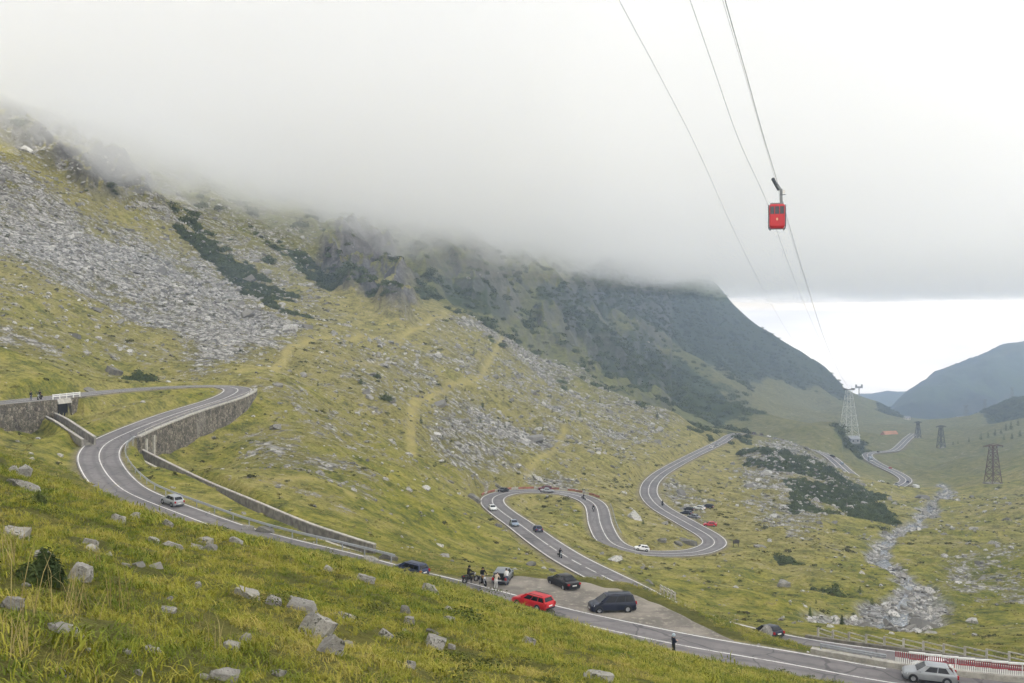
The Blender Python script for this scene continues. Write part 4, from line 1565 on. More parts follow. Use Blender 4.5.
# pale parapet with gaps
par = offset(seg, -(HALF + .55))
for a, b in ((cutk - 8, cutk + 6), (cutk + 26, len(seg) - 1)):
    pb = MB()
    q = par[a:b]
    for z0, h_ in ((.55, .14), (.85, .14)):
        for p, r_ in zip(q[:-2:2], q[2::2]):
            pb.bar(*rel(wall, [Vector(p) + Vector((0, 0, z0)), Vector(r_) + Vector((0, 0, z0))]), .085, 4)
    for p in q[::3]:
        pb.bar(*rel(wall, [Vector(p), Vector(p) + Vector((0, 0, .98))]), .11, 4)
    pb.build('parapet', MAT['whitepaint'], wall)

# drains
def drain(path, hw, depth, label, farwall=0.0):
    root = empty('drainage_channel', tuple(path[len(path) // 2]), 0, label, 'drain')
    for s, extra in ((1, 0.0), (-1, farwall)):
        a, b = offset(path, s * hw), offset(path, s * (hw + .34))
        a[:, 2] += .10 + extra
        b[:, 2] += .10 + extra
        a2, b2 = a.copy(), b.copy()
        a2[:, 2] = path[:, 2] - depth - .2
        b2[:, 2] = path[:, 2] - depth - .2
        MB().sweep([rel(root, r_) for r_ in ((a, b, b2, a2) if s < 0 else (b, a, a2, b2))]).build('side_wall', MAT['dark_concrete'], root)
        c, d = offset(path, s * (hw - .05)), offset(path, s * (hw + .42))
        c[:, 2] += .10 + extra
        d[:, 2] += .10 + extra
        c2, d2 = c.copy(), d.copy()
        c2[:, 2] += .14
        d2[:, 2] += .14
        MB().sweep([rel(root, r_) for r_ in ((c2, d2, d, c) if s < 0 else (d2, c2, c, d))]).build('coping', MAT['concrete'], root)
    fl_a, fl_b = offset(path, -hw), offset(path, hw)
    fl_a[:, 2] -= depth - .06
    fl_b[:, 2] -= depth - .06
    MB().strip_(rel(root, fl_b), rel(root, fl_a)).build('channel_bed', MAT['dark_concrete'], root)
    return root


drain(DRAIN_UP, .85, 1.0, 'open stone drain sloping down from the dark culvert opening to the bend', .25)
drain(DRAIN_LOW, .75, .9, 'long stone lined drain running downhill behind the guardrail', .75)
# culvert mouth where the drain leaves under the road
root = empty('culvert_outlet', tuple(DRAIN_LOW[0]), 0, 'dark square culvert outlet at the foot of the bend retaining wall', 'culvert')
t0 = Vector(DRAIN_LOW[1] - DRAIN_LOW[0])
rz = math.atan2(t0.y, t0.x)
o0 = Vector(DRAIN_LOW[0])
MB().box(Vector((-.4 * math.cos(rz), -.4 * math.sin(rz), .9)), (.8, 1.5, 2.6), rz).build('opening', MAT['black'], root)  # solid block, its near-black colour stands in for shade inside the outlet
for s in (-1, 1):
    MB().box(Vector((-s * 1.0 * math.sin(rz) - .3 * math.cos(rz), s * 1.0 * math.cos(rz) - .3 * math.sin(rz), 1.0)), (1.1, .45, 3.0), rz).build('jamb', MAT['concrete'], root)
MB().box(Vector((-.3 * math.cos(rz), -.3 * math.sin(rz), 2.45)), (1.15, 2.6, .35), rz).build('lintel', MAT['concrete'], root)


def guardrail(path, off, label, i0, i1, h=.62, post=4.0, gaps=(), rows=1, group=None):
    q = path_slice(offset(path, off), i0, i1)
    step = max(1, int(1.4 / np.hypot(*(q[1] - q[0])[:2])))
    q = q[::step]
    root = empty('guardrail', tuple(q[len(q) // 2]), 0, label, 'guardrail', group)
    t = np.gradient(q[:, :2], axis=0)
    t /= np.linalg.norm(t, axis=1)[:, None]
    nrm = np.stack([t[:, 1], -t[:, 0], np.zeros(len(t))], 1) * (-1 if off > 0 else 1)
    prof = [(0.00, -.155), (.05, -.10), (.05, -.06), (.0, 0.0), (.05, .06), (.05, .10), (.0, .155), (-.025, .155), (.02, .08), (-.025, 0), (.02, -.08), (-.025, -.155)]
    rails = []
    for a, b in prof:
        r_ = q + nrm * a
        r_[:, 2] = q[:, 2] + h + b
        rails.append(rel(root, r_))
    MB().sweep(rails).build('rail', MAT['steel'], root)
    acc = 0
    s = np.r_[0, np.cumsum(np.linalg.norm(np.diff(q[:, :2], axis=0), axis=1))]
    for d_ in np.arange(0.6, s[-1], post):
        k = int(np.searchsorted(s, d_))
        p = Vector(q[k]) - Vector(nrm[k]) * .10
        zb = gz(p.x, p.y) - .35
        MB().box(rel(root, [Vector((p.x, p.y, (zb + q[k][2] + h + .12) / 2))])[0], (.11, .11, q[k][2] + h + .12 - zb), math.atan2(t[k][1], t[k][0])).build('post', MAT['steel'], root)
    return root


guardrail(R_MAIN, HALF + .62, 'long grey steel guardrail curving along the road above the drain', near_px(R_MAIN, 366, 130), nearest(R_MAIN, P(122, 446, 175)), gaps=())
guardrail(R_MAIN, HALF + .75, 'short grey steel guardrail on a broken concrete kerb beside the main road', near_px(R_MAIN, 882, 90), near_px(R_MAIN, 800, 90))
guardrail(R_LOW, -(HALF + .7), 'pale guardrail on the inner side of the second hairpin', nearest(R_LOW, P(588, 512, 284)), nearest(R_LOW, P(596, 531, 252)))

# low concrete kerb under the guardrail and under the red fence
for a, b, lab in ((905 - 12, 797, 'broken beige concrete kerb carrying the steel guardrail'), (1120, 893, 'beige concrete kerb carrying the red and white fence')):
    q = path_slice(offset(R_MAIN, HALF + .72), near_px(R_MAIN, a, 90), near_px(R_MAIN, b, 90))
    fr = path_slice(offset(R_MAIN, HALF + .40), near_px(R_MAIN, a, 90), near_px(R_MAIN, b, 90))
    bk = path_slice(offset(R_MAIN, HALF + 1.05), near_px(R_MAIN, a, 90), near_px(R_MAIN, b, 90))
    k_ = np.linspace(0, 9, len(q))
    hh = .28 + .05 * gnoise(k_ * 1.3, k_ * 0, 5) - (.12 * (gnoise(k_ * 2.1, k_ * 0 + 4, 6) > .2) if b > 800 and a < 1000 else 0)
    rr = []
    for p_, up in ((bk, 1), (fr, 1), (fr, 0), (bk, 0)):
        p2 = p_.copy()
        p2[:, 2] += hh * up - (1 - up) * 1.5 * (p_ is bk) - (1 - up) * .4
        rr.append([Vector(v) for v in p2])
    ob = MB().sweep(rr).build('kerb', MAT['concrete'])
    tag(ob, lab, 'kerb')

# red and white fence
i0, i1 = near_px(R_MAIN, 1115, 90), near_px(R_MAIN, 888, 90)
q = path_slice(offset(R_MAIN, HALF + .72), i0, i1)
root = empty('striped_fence', tuple(q[len(q) // 2]), 0, 'red and white picket safety fence beside the silver car', 'fence')
t = np.gradient(q[:, :2], axis=0)
t /= np.linalg.norm(t, axis=1)[:, None]
s = np.r_[0, np.cumsum(np.linalg.norm(np.diff(q[:, :2], axis=0), axis=1))]


def at_s(d_):
    return np.array([np.interp(d_, s, q[:, k]) for k in range(3)])


pk, pw = MB(), MB()
for k, d_ in enumerate(np.arange(.05, s[-1] - .05, .155)):
    p = at_s(d_)
    tt_ = at_s(d_ + .05) - at_s(d_ - .05)
    rz = math.atan2(tt_[1], tt_[0])
    pw.box(rel(root, [p + np.array((0, 0, .49))])[0], (.085, .035, .42), rz)
    pk.box(rel(root, [p + np.array((0, 0, .93))])[0], (.085, .035, .44), rz)
pw.build('white_pickets', MAT['whitepaint'], root)
pk.build('red_pickets', MAT['redpaint'], root)
for z_, h_, w_, m_, nm in ((1.22, .13, .16, 'whitepaint', 'top_rail'), (.72, .09, .05, 'redpaint', 'middle_rail')):
    rb = MB()
    pts = [at_s(d_) for d_ in np.arange(0, s[-1], 1.2)]
    for a, b in zip(pts[:-1], pts[1:]):
        m_v = (a + b) / 2
        rz = math.atan2(*(b - a)[1::-1])
        rb.box(rel(root, [m_v + np.array((0, 0, z_))])[0], (np.linalg.norm(b - a) + .01, w_, h_), rz)
    rb.build(nm, MAT[m_], root)
for d_ in np.arange(0.2, s[-1], 4.8):
    p = at_s(d_)
    MB().box(rel(root, [p + np.array((0, 0, .6))])[0], (.06, .06, 1.1), 0).build('post', MAT['whitepaint'], root)

# concrete railing on the far side of the lower road
i0, i1 = near_px(R_LOW, 1150, 140), near_px(R_LOW, 778, 140)
q = path_slice(offset(R_LOW, HALF + .7), i0, i1)
root = empty('concrete_railing', tuple(q[len(q) // 2]), 0, 'pale concrete post and rail parapet on the far side of the lower road', 'railing')
s = np.r_[0, np.cumsum(np.linalg.norm(np.diff(q[:, :2], axis=0), axis=1))]
for z_ in (.45, .95):
    rb = MB()
    pts = [at_s(d_) for d_ in np.arange(0, s[-1], 2.0)]
    for a, b in zip(pts[:-1], pts[1:]):
        rz = math.atan2(*(b - a)[1::-1])
        rb.box(rel(root, [(a + b) / 2 + np.array((0, 0, z_))])[0], (np.linalg.norm(b - a) + .02, .10, .10), rz)
    rb.build('rail', MAT['concrete'], root)
for d_ in np.arange(0, s[-1], 2.0):
    p = at_s(d_)
    tt_ = at_s(d_ + .1) - at_s(d_ - .1)
    MB().box(rel(root, [p + np.array((0, 0, .40))])[0], (.18, .18, 1.4), math.atan2(tt_[1], tt_[0])).build('post', MAT['concrete'], root)
kb = [q.copy() for _ in range(4)]
fr, bk = path_slice(offset(R_LOW, HALF + .45), i0, i1), path_slice(offset(R_LOW, HALF + .95), i0, i1)
rr = []
for p_, dz in ((bk, .18), (fr, .18), (fr, -.5), (bk, -1.8)):
    p2 = p_.copy()
    p2[:, 2] += dz
    rr.append(rel(root, p2))
MB().sweep(rr).build('plinth', MAT['dark_concrete'], root)

# second short railing where the lower road passes the lay-by
i0, i1 = near_px(R_LOW, 648, 170), near_px(R_LOW, 632, 170)
q = path_slice(offset(R_LOW, HALF + .7), i0, i1)
root = empty('concrete_railing', tuple(q[len(q) // 2]), 0, 'short pale broken concrete railing beside the lower road near the black minivan', 'railing')
s = np.r_[0, np.cumsum(np.linalg.norm(np.diff(q[:, :2], axis=0), axis=1))]
for z_ in (.45, .85):
    rb = MB()
    pts = [at_s(d_) for d_ in np.arange(0, s[-1], 1.6)]
    for a, b in zip(pts[:-1], pts[1:]):
        rz = math.atan2(*(b - a)[1::-1])
        rb.box(rel(root, [(a + b) / 2 + np.array((0, 0, z_ - .1))])[0], (np.linalg.norm(b - a) + .02, .14, .13), rz)
    rb.build('rail', MAT['concrete'], root)
for d_ in np.arange(0, s[-1], 1.6):
    MB().box(rel(root, [at_s(d_) + np.array((0, 0, .25))])[0], (.2, .2, 1.15), 0).build('post', MAT['concrete'], root)

MAT['fadedred'] = mat_simple('faded_red_paint', (0.30, 0.11, 0.07), .7, .3, .3, .6)
# red and white barrier round the outside of the far hairpin: alternating boards
ia, ib = nearest(R_LOW, P(489, 496, 278)), nearest(R_LOW, P(596, 499, 292))
q = path_slice(offset(R_LOW, -(HALF + .9)), ia, ib)
s = np.r_[0, np.cumsum(np.linalg.norm(np.diff(q[:, :2], axis=0), axis=1))]
root = empty('striped_barrier', tuple(q[len(q) // 2]), 0, 'low red and white barrier around the outside of the far hairpin', 'barrier')
k = 0
for d_ in np.arange(6, s[-1] - 2, 2.6):
    a, b = at_s(d_), at_s(d_ + 2.45)
    rz = math.atan2(*(b - a)[1::-1])
    MB().box(rel(root, [(a + b) / 2 + np.array((0, 0, .3))])[0], (2.5, .2, .55), rz).build('board', MAT['fadedred'] if k % 3 != 1 else MAT['concrete'], root)
    k += 1

# low stone parapet at the near edge of the main road, lower right
q = path_slice(offset(R_MAIN, -(HALF + .35)), near_px(R_MAIN, 780, 90), near_px(R_MAIN, 668, 90))
fr, bk = path_slice(offset(R_MAIN, -(HALF + .62)), near_px(R_MAIN, 780, 90), near_px(R_MAIN, 668, 90)), path_slice(offset(R_MAIN, -(HALF + .12)), near_px(R_MAIN, 780, 90), near_px(R_MAIN, 668, 90))
kk = np.linspace(0, 30, len(q))
hh = .50 + .15 * gnoise(kk * .7, kk * 0, 15)
rr = []
for p_, up in ((fr, 1), (bk, 1), (bk, 0), (fr, 0)):
    p2 = p_.copy()
    p2[:, 2] += hh * up - (1 - up) * (.9 if p_ is fr else .2)
    rr.append([Vector(v) for v in p2])
ob = MB().sweep(rr[::-1]).build('stone_parapet', MAT['masonry'])
tag(ob, 'low crumbling stone parapet at the near road edge behind the standing person', 'wall')

# ------------------------------------------------------------------ pylons and the cableway
MAT['rust'] = mat_simple('rusty_steel', (0.085, 0.052, 0.040), .8, .3, .3, .6)
MAT['greysteel'] = mat_simple('dull_steel', (0.20, 0.21, 0.22), .7, .3, .2, .6)
MAT['darksteel'] = mat_simple('dark_steel', (0.05, 0.055, 0.055), .7, .3, .2, .6)
MAT['whitesteel'] = mat_simple('white_lattice_paint', (0.66, 0.68, 0.68), .6, .3, .12, .6)


def lattice(mb, h, wb, wt, levels, t):
    L_ = np.linspace(0, 1, levels + 1) ** .85
    prev = None
    for f in L_:
        w = wb + (wt - wb) * f
        ring = [Vector((sx * w / 2, sy * w / 2, h * f)) for sx, sy in ((-1, -1), (1, -1), (1, 1), (-1, 1))]
        if prev:
            for a in range(4):
                b = (a + 1) % 4
                mb.bar(prev[a], ring[b], t * .55, 4)
                mb.bar(prev[b], ring[a], t * .55, 4)
                mb.bar(ring[a], ring[b], t * .6, 4)
        prev = ring
    return mb


def pylon(px, py, d, hpx, wpx, mat, label, thick=1.0):
    p = P(px, py, d)
    h = hpx / F * d
    root = empty('pylon', (p[0], p[1], gz(p[0], p[1]) - .3), .25, label, 'pylon')
    wb, wt = wpx / F * d * .62, wpx / F * d * .24
    t = (.0011 * d * .35 if d < 700 else .20) * thick
    for sx, sy in ((-1, -1), (1, -1), (1, 1), (-1, 1)):
        MB().bar((sx * wb / 2, sy * wb / 2, 0), (sx * wt / 2, sy * wt / 2, h * .93), t * 1.15, 4).build('leg', mat, root)
    lattice(MB(), h * .93, wb, wt, 5 if d < 700 else 3, t).build('lattice_bracing', mat, root)
    arm = MB()
    hw = wpx / F * d * .62
    for s_ in (-1, 1):
        for o_ in (-1, 1):
            arm.bar((0, o_ * wt * .4, h * .95), (s_ * hw, 0, h * .92), t * .9, 4)
        arm.bar((0, 0, h * .99), (s_ * hw, 0, h * .925), t * .7, 4)
    arm.build('cross_arm', mat, root)
    for s_ in (-1, -.5, .5, 1):
        MB().bar((s_ * hw * .97, 0, h * .925), (s_ * hw * .97, 0, h * .925 - .045 * h), t * 1.2, 5).build('insulator', MAT['greysteel'], root)
    MB().box((0, 0, .3), (wb * 1.15, wb * 1.15, .9)).build('footing', MAT['dark_concrete'], root)
    return root


pylon(993, 481, 560, 41, 19, MAT['rust'], 'tall rusty brown lattice pylon standing nearest on the right hillside', 1.25)
pylon(941, 449, 900, 23, 9.5, MAT['darksteel'], 'dark lattice pylon with wide arms second nearest on the right slope', 1.7)
pylon(918, 441, 1000, 17, 7, MAT['darksteel'], 'dark lattice pylon on the valley floor beside the far road', 1.5)
pylon(966, 418, 1480, 12, 6, MAT['greysteel'], 'small dark pylon with a flat top on the right skyline ridge', 1.0)
pylon(985, 413, 1470, 12, 5.5, MAT['greysteel'], 'small thin pylon on the ridge left of the dark wooded hill', .9)
pylon(1012, 404, 1500, 14, 5.5, MAT['greysteel'], 'thin pylon standing above the dark wooded hill at far right', .9)

# cable car tower
TD = 880.0
tp_ = P(849, 447, TD)
TOWER_H = (447 - 390) / F * TD
tower = empty('cableway_tower', (tp_[0], tp_[1], -(447 - HOR) / F * TD), .15, 'tall pale steel lattice cableway tower standing beside the switchbacks', 'tower')
wb, wt = 19 / F * TD, 4.5 / F * TD
for sx, sy in ((-1, -1), (1, -1), (1, 1), (-1, 1)):
    MB().bar((sx * wb / 2, sy * wb / 2, -8), (sx * wt / 2, sy * wt / 2, TOWER_H), .28, 5, .17).build('leg', MAT['whitesteel'], tower)
lattice(MB(), TOWER_H, wb, wt, 6, .15).build('lattice_bracing', MAT['whitesteel'], tower)
MB().box((0, 0, TOWER_H + .4), (wt * 2.2, wt * .9, .9)).build('saddle_platform', MAT['greysteel'], tower)
for sx in (-1, 1):
    MB().bar((sx * wt, -wt * .8, TOWER_H + 1.1), (sx * wt, wt * .8, TOWER_H + 1.1), .45, 6).build('cable_saddle', MAT['greysteel'], tower)
    MB().bar((sx * wt * .5, 0, TOWER_H), (sx * wt * .5, 0, TOWER_H + 4.2), .15, 4).build('mast', MAT['whitesteel'], tower)
# second tower far behind it: only its T head shows over the spur
p = P(859, 400, 1800)
root = empty('cableway_tower', p, .15, 'dark T shaped head of a distant cableway tower behind the pale one', 'tower')
MB().bar((0, 0, -20), (0, 0, 22), 1.0, 6).build('mast', MAT['greysteel'], root)
MB().box((0, 0, 23), (13, 3, 3)).build('cross_head', MAT['greysteel'], root)
for s_ in (-1, 1):
    MB().box((s_ * 5.5, 0, 26), (2, 3, 4)).build('cable_saddle', MAT['greysteel'], root)


def cable(pts, r_, label, name='cable', group=None):
    q = cr_spline(pts, 6.0)
    mb = MB()
    mb.tube([Vector(a) for a in q], r_, 5)
    o = mb.build(name, MAT['greysteel'])
    return tag(o, label, 'cable', group)


top = [P(844, 388.5, TD), P(849, 388.3, TD), P(852.5, 388.5, TD)]
GD = 150.0


def invd(py, g_y=181.0):
    """distance along a straight rope between the cabin and the tower"""
    a = 1 / TD
    b = 1 / GD
    return 1 / (a + (b - a) * (388.5 - py) / (388.5 - g_y))


def rope(pix, end):
    return [P(x, y, invd(y)) for x, y in pix] + [end]


MAT['ropesteel'] = MAT['greysteel']
cable(rope([(688, -140), (725, 0), (745, 70), (763, 135), (777, 181), (791, 232), (809, 291), (826, 343), (840, 374)], top[1]), .04, 'thick dark track cable that carries the red cable car')
cable(rope([(684, -140), (722.5, 0), (743.5, 70), (762, 135), (776.4, 184), (791.5, 238), (810, 296), (827, 346), (841, 375.5)], top[1]), .018, 'thin haul rope running just left of the thick track cable')
cable(rope([(640, -140), (690, 0), (715, 72), (740, 143), (768, 205), (787, 260), (806, 308), (826, 352), (840, 376)], top[2]), .026, 'thin cable passing close on the left of the red cable car')
cable(rope([(548, -140), (619, 0), (662, 80), (700, 155), (736, 235), (769, 300), (797, 345), (824, 374)], top[0]), .022, 'faint thin cable farthest left in the sky')

# ------------------------------------------------------------------ the cabin
MAT['cabinred'] = mat_simple('cabin_red', (0.44, 0.002, 0.006), .5, .5, .08, 1.0)
MAT['glassdark'] = mat_simple('dark_window_glass', (0.022, 0.025, 0.028), .08, .6, .1, 1.0)
MAT['hangersteel'] = mat_simple('hanger_steel', (0.16, 0.175, 0.18), .5, .4, .15, 2.0)
MAT['darkmetal'] = mat_simple('dark_grey_metal', (0.035, 0.045, 0.055), .5, .4, .2, 2.0)
gp = Vector(P(777, 230, GD))
k_ = GD / F
car_ = empty('cable_car', gp, math.radians(-14), 'red cable car cabin hanging from the thick cable in the sky', 'cable car')
W_, D_, H_ = 15.2 * k_, 15.2 * k_ * 1.05, 25.5 * k_


def rbox(w, d, z0, z1, taper0=1.0, taper1=1.0, r_=.22, n=4):
    """a box with rounded upright edges"""
    out = []
    for z_, tpz in ((z0, taper0), (z1, taper1)):
        ring = []
        for cx_, cy_, a0 in ((1, 1, 0), (-1, 1, 90), (-1, -1, 180), (1, -1, 270)):
            for q_ in range(n + 1):
                a = math.radians(a0 + 90 * q_ / n)
                ring.append(Vector((cx_ * (w * tpz / 2 - r_) + r_ * math.cos(a), cy_ * (d * tpz / 2 - r_) + r_ * math.sin(a), z_)))
        out.append(ring)
    return out


def loft(rings):
    n = len(rings[0])
    vs = [p for r_ in rings for p in r_]
    fs = []
    for j in range(len(rings) - 1):
        fs += [(j * n + i, j * n + (i + 1) % n, (j + 1) * n + (i + 1) % n, (j + 1) * n + i) for i in range(n)]
    fs += [tuple(range(n - 1, -1, -1)), tuple(range((len(rings) - 1) * n, len(rings) * n))]
    return MB().add(vs, fs)


zb = H_ * .60
loft([rbox(W_, D_, H_ * .05, 0, .80)[0], rbox(W_, D_, H_ * .13, 0, .97)[0], rbox(W_, D_, H_ * .17, 0)[0], rbox(W_, D_, zb, 0)[0]]).build('cabin_body', MAT['cabinred'], car_)
loft([rbox(W_, D_, zb, 0, .985)[0], rbox(W_, D_, H_ * .90, 0, .97)[0]]).build('window_band', MAT['glassdark'], car_)
loft([rbox(W_, D_, H_ * .90, 0, 1.0)[0], rbox(W_, D_, H_ * .945, 0, 1.0)[0], rbox(W_, D_, H_ * .99, 0, .86)[0]]).build('roof', MAT['cabinred'], car_)
for sx in (-1, -.34, .34, 1):
    for sy in (-1, 1):
        MB().box((sx * (W_ / 2 - .10), sy * (D_ / 2 - .0), H_ * .75), (.09, .10, H_ * .30)).build('window_post', MAT['cabinred'], car_)
for sy in (-.34, .34):
    for sx in (-1, 1):
        MB().box((sx * (W_ / 2 - .005), sy * (D_ / 2 - .10), H_ * .75), (.10, .09, H_ * .30)).build('window_post', MAT['cabinred'], car_)
fr = MB()
for sx in (-1, 1):
    fr.tube([Vector((sx * (W_ / 2 + .09), -D_ / 2 - .03, H_ * .96)), Vector((sx * (W_ / 2 + .09), -D_ / 2 - .03, H_ * .10)), Vector((sx * W_ * .42, -D_ / 2 - .03, H_ * .01)), Vector((sx * W_ * .42, D_ / 2, H_ * .01)), Vector((sx * (W_ / 2 + .09), D_ / 2, H_ * .1)), Vector((sx * (W_ / 2 + .09), D_ / 2, H_ * .96))], .06, 6)
fr.bar((-W_ * .42, -D_ / 2 - .03, H_ * .01), (W_ * .42, -D_ / 2 - .03, H_ * .01), .06)
fr.build('bumper_frame', MAT['darkmetal'], car_)
bd = MB()
n = 16
for k in range(n):
    a0, a1 = 2 * math.pi * k / n, 2 * math.pi * (k + 1) / n
    bd.add([(0, -D_ / 2 - .02, H_ * .40), (.15 * math.cos(a0), -D_ / 2 - .02, H_ * .40 + .17 * math.sin(a0)), (.15 * math.cos(a1), -D_ / 2 - .02, H_ * .40 + .17 * math.sin(a1))], [(0, 1, 2)])
bd.box((0, -D_ / 2 - .012, H_ * .40), (.10, .012, .42)).build('emblem', mat_simple('pale_gold_emblem', (.72, .50, .30), .5, .4, .1, 2), car_)
hg = MB()
hx = W_ * .26
hg.box((-.02, 0, H_ * 1.03), (W_ * .86, .5, .22))
hg.box((hx, 0, H_ * 1.30), (.42, .34, H_ * .62))
hg.bar((hx, 0, H_ * 1.55), (hx - .55, 0, H_ * 1.77), .19, 6)
hg.build('hanger_arm', MAT['hangersteel'], car_)
MB().box((hx + .42, 0, H_ * 1.50), (.34, .4, .5)).build('ladder_platform', MAT['whitepaint'], car_)
MB().box((hx + .28, 0, H_ * 1.38), (.75, .35, .07)).build('step', MAT['darkmetal'], car_)
cg = MB()
a, b = Vector((-.62, -.9, H_ * 1.98)), Vector((.25, .9, H_ * 1.62))
for f in (0.08, .36, .64, .92):
    c_ = a.lerp(b, f)
    cg.bar(c_ + Vector((-.12, 0, 0)), c_ + Vector((.12, 0, 0)), .30, 10)
cg.bar(a, b, .25, 6)
cg.build('carriage', MAT['darkmetal'], car_)

# ------------------------------------------------------------------ buildings far down the valley
MAT['tile'] = mat_simple('orange_roof_tiles', (0.42, 0.20, 0.11), .85, .2, .15, .3)
MAT['plaster'] = mat_simple('pale_plaster', (0.62, 0.58, 0.50), .9, .2, .1, .3)
MAT['greyroof'] = mat_simple('grey_sheet_roof', (0.30, 0.31, 0.33), .7, .3, .15, .3)


def house(px, py, d, w, dp, h, rh, rz, wall_m, roof_m, label, cat='building'):
    p = P(px, py, d)
    root = empty('house', (p[0], p[1], gz(p[0], p[1]) - .5), rz, label, cat)
    MB().box((0, 0, h / 2), (w, dp, h)).build('wall', wall_m, root)
    rb = MB()
    o_ = .6
    v = [(-w / 2 - o_, -dp / 2 - o_, h), (w / 2 + o_, -dp / 2 - o_, h), (w / 2 + o_, dp / 2 + o_, h), (-w / 2 - o_, dp / 2 + o_, h), (-w / 2 - o_, 0, h + rh), (w / 2 + o_, 0, h + rh)]
    rb.add(v, [(0, 1, 5, 4), (2, 3, 4, 5), (0, 4, 3), (1, 2, 5), (3, 2, 1, 0)])
    rb.build('roof', roof_m, root)
    nw = max(2, int(w / 5))
    for k in range(nw):
        x_ = -w / 2 + (k + .5) * w / nw
        wn_ = MB().box((x_, -dp / 2 - .02, h * .55), (1.3, .1, 1.5)).build('window', MAT['glassdark'], root)
        MB().box((x_, -dp / 2 - .10, h * .55 - .85), (1.6, .2, .15)).build('sill', MAT['plaster'], wn_)
    return root


house(889.5, 432.5, 1130, 16, 10, 4.6, 4.4, .25, MAT['plaster'], MAT['tile'], 'small house with an orange tiled roof on the valley floor')
house(884, 432, 1150, 6, 6, 4.0, 2.6, .9, MAT['plaster'], MAT['tile'], 'small pale house standing against the orange roofed one')
house(962, 420, 1700, 24, 12, 5, 3, .3, MAT['plaster'], MAT['greyroof'], 'long pale building at the foot of the blue mountain')
house(949, 421.5, 1750, 10, 9, 4, 3, -.2, MAT['plaster'], MAT['greyroof'], 'small white building left of the long pale one')
house(907, 421, 1640, 9, 7, 4, 2.5, .1, MAT['plaster'], MAT['greyroof'], 'tiny white hut on the green valley floor below the spur')
house(853, 446, 850, 9, 7, 4.2, 2, .3, MAT['greyroof'], MAT['greyroof'], 'grey cableway hut at the foot of the pale tower')
# ------------------------------------------------------------------ boulders one can tell apart
def boulder(px, py, w, h, label, kind='slab', seed=None, dark=False, tilt=0.0, name='boulder', group=None, d=None, share=None):
    """one rock whose foot shows at pixel (px, py), w x h pixels large"""
    seed = seed if seed is not None else int(px * 7 + py * 3)
    if d is None:
        c = hit(px, py - min(h * .25, 2))
    else:
        q = P(px, py, d)
        c = Vector((q[0], q[1], gz(q[0], q[1])))
    dd = c.y
    ww, hh = w * .88 / F * dd, h * .92 / F * dd
    fl = {'slab': .45, 'block': .8, 'pillar': 1.0, 'flat': .28}[kind]
    me = share or rock_mesh(name, seed, flat=fl, n=13, sub=1, rough=.06)
    o = bpy.data.objects.new(name, me)
    COL.objects.link(o)
    if not me.materials:
        me.materials.append(MAT['rock_dark'] if dark else MAT['rock'])
    r_ = random.Random(seed)
    zs = hh * (1.25 if kind != 'flat' else 1.0) / max(fl, .3)
    o.scale = (ww * 1.15, max(ww * .9, hh), zs)
    nrm = normal_at(c.x, c.y, max(.4, ww))
    qn = Vector((0, 0, 1)).rotation_difference(nrm.lerp(Vector((0, 0, 1)), .2))
    o.rotation_mode = 'QUATERNION'
    from mathutils import Quaternion, Euler
    o.rotation_quaternion = qn @ Euler((r_.uniform(-.15, .15), tilt, r_.uniform(-.35, .35))).to_quaternion()
    o.location = c + Vector((0, ww * .25, hh * .09))
    return tag(o, label, 'rock', group)


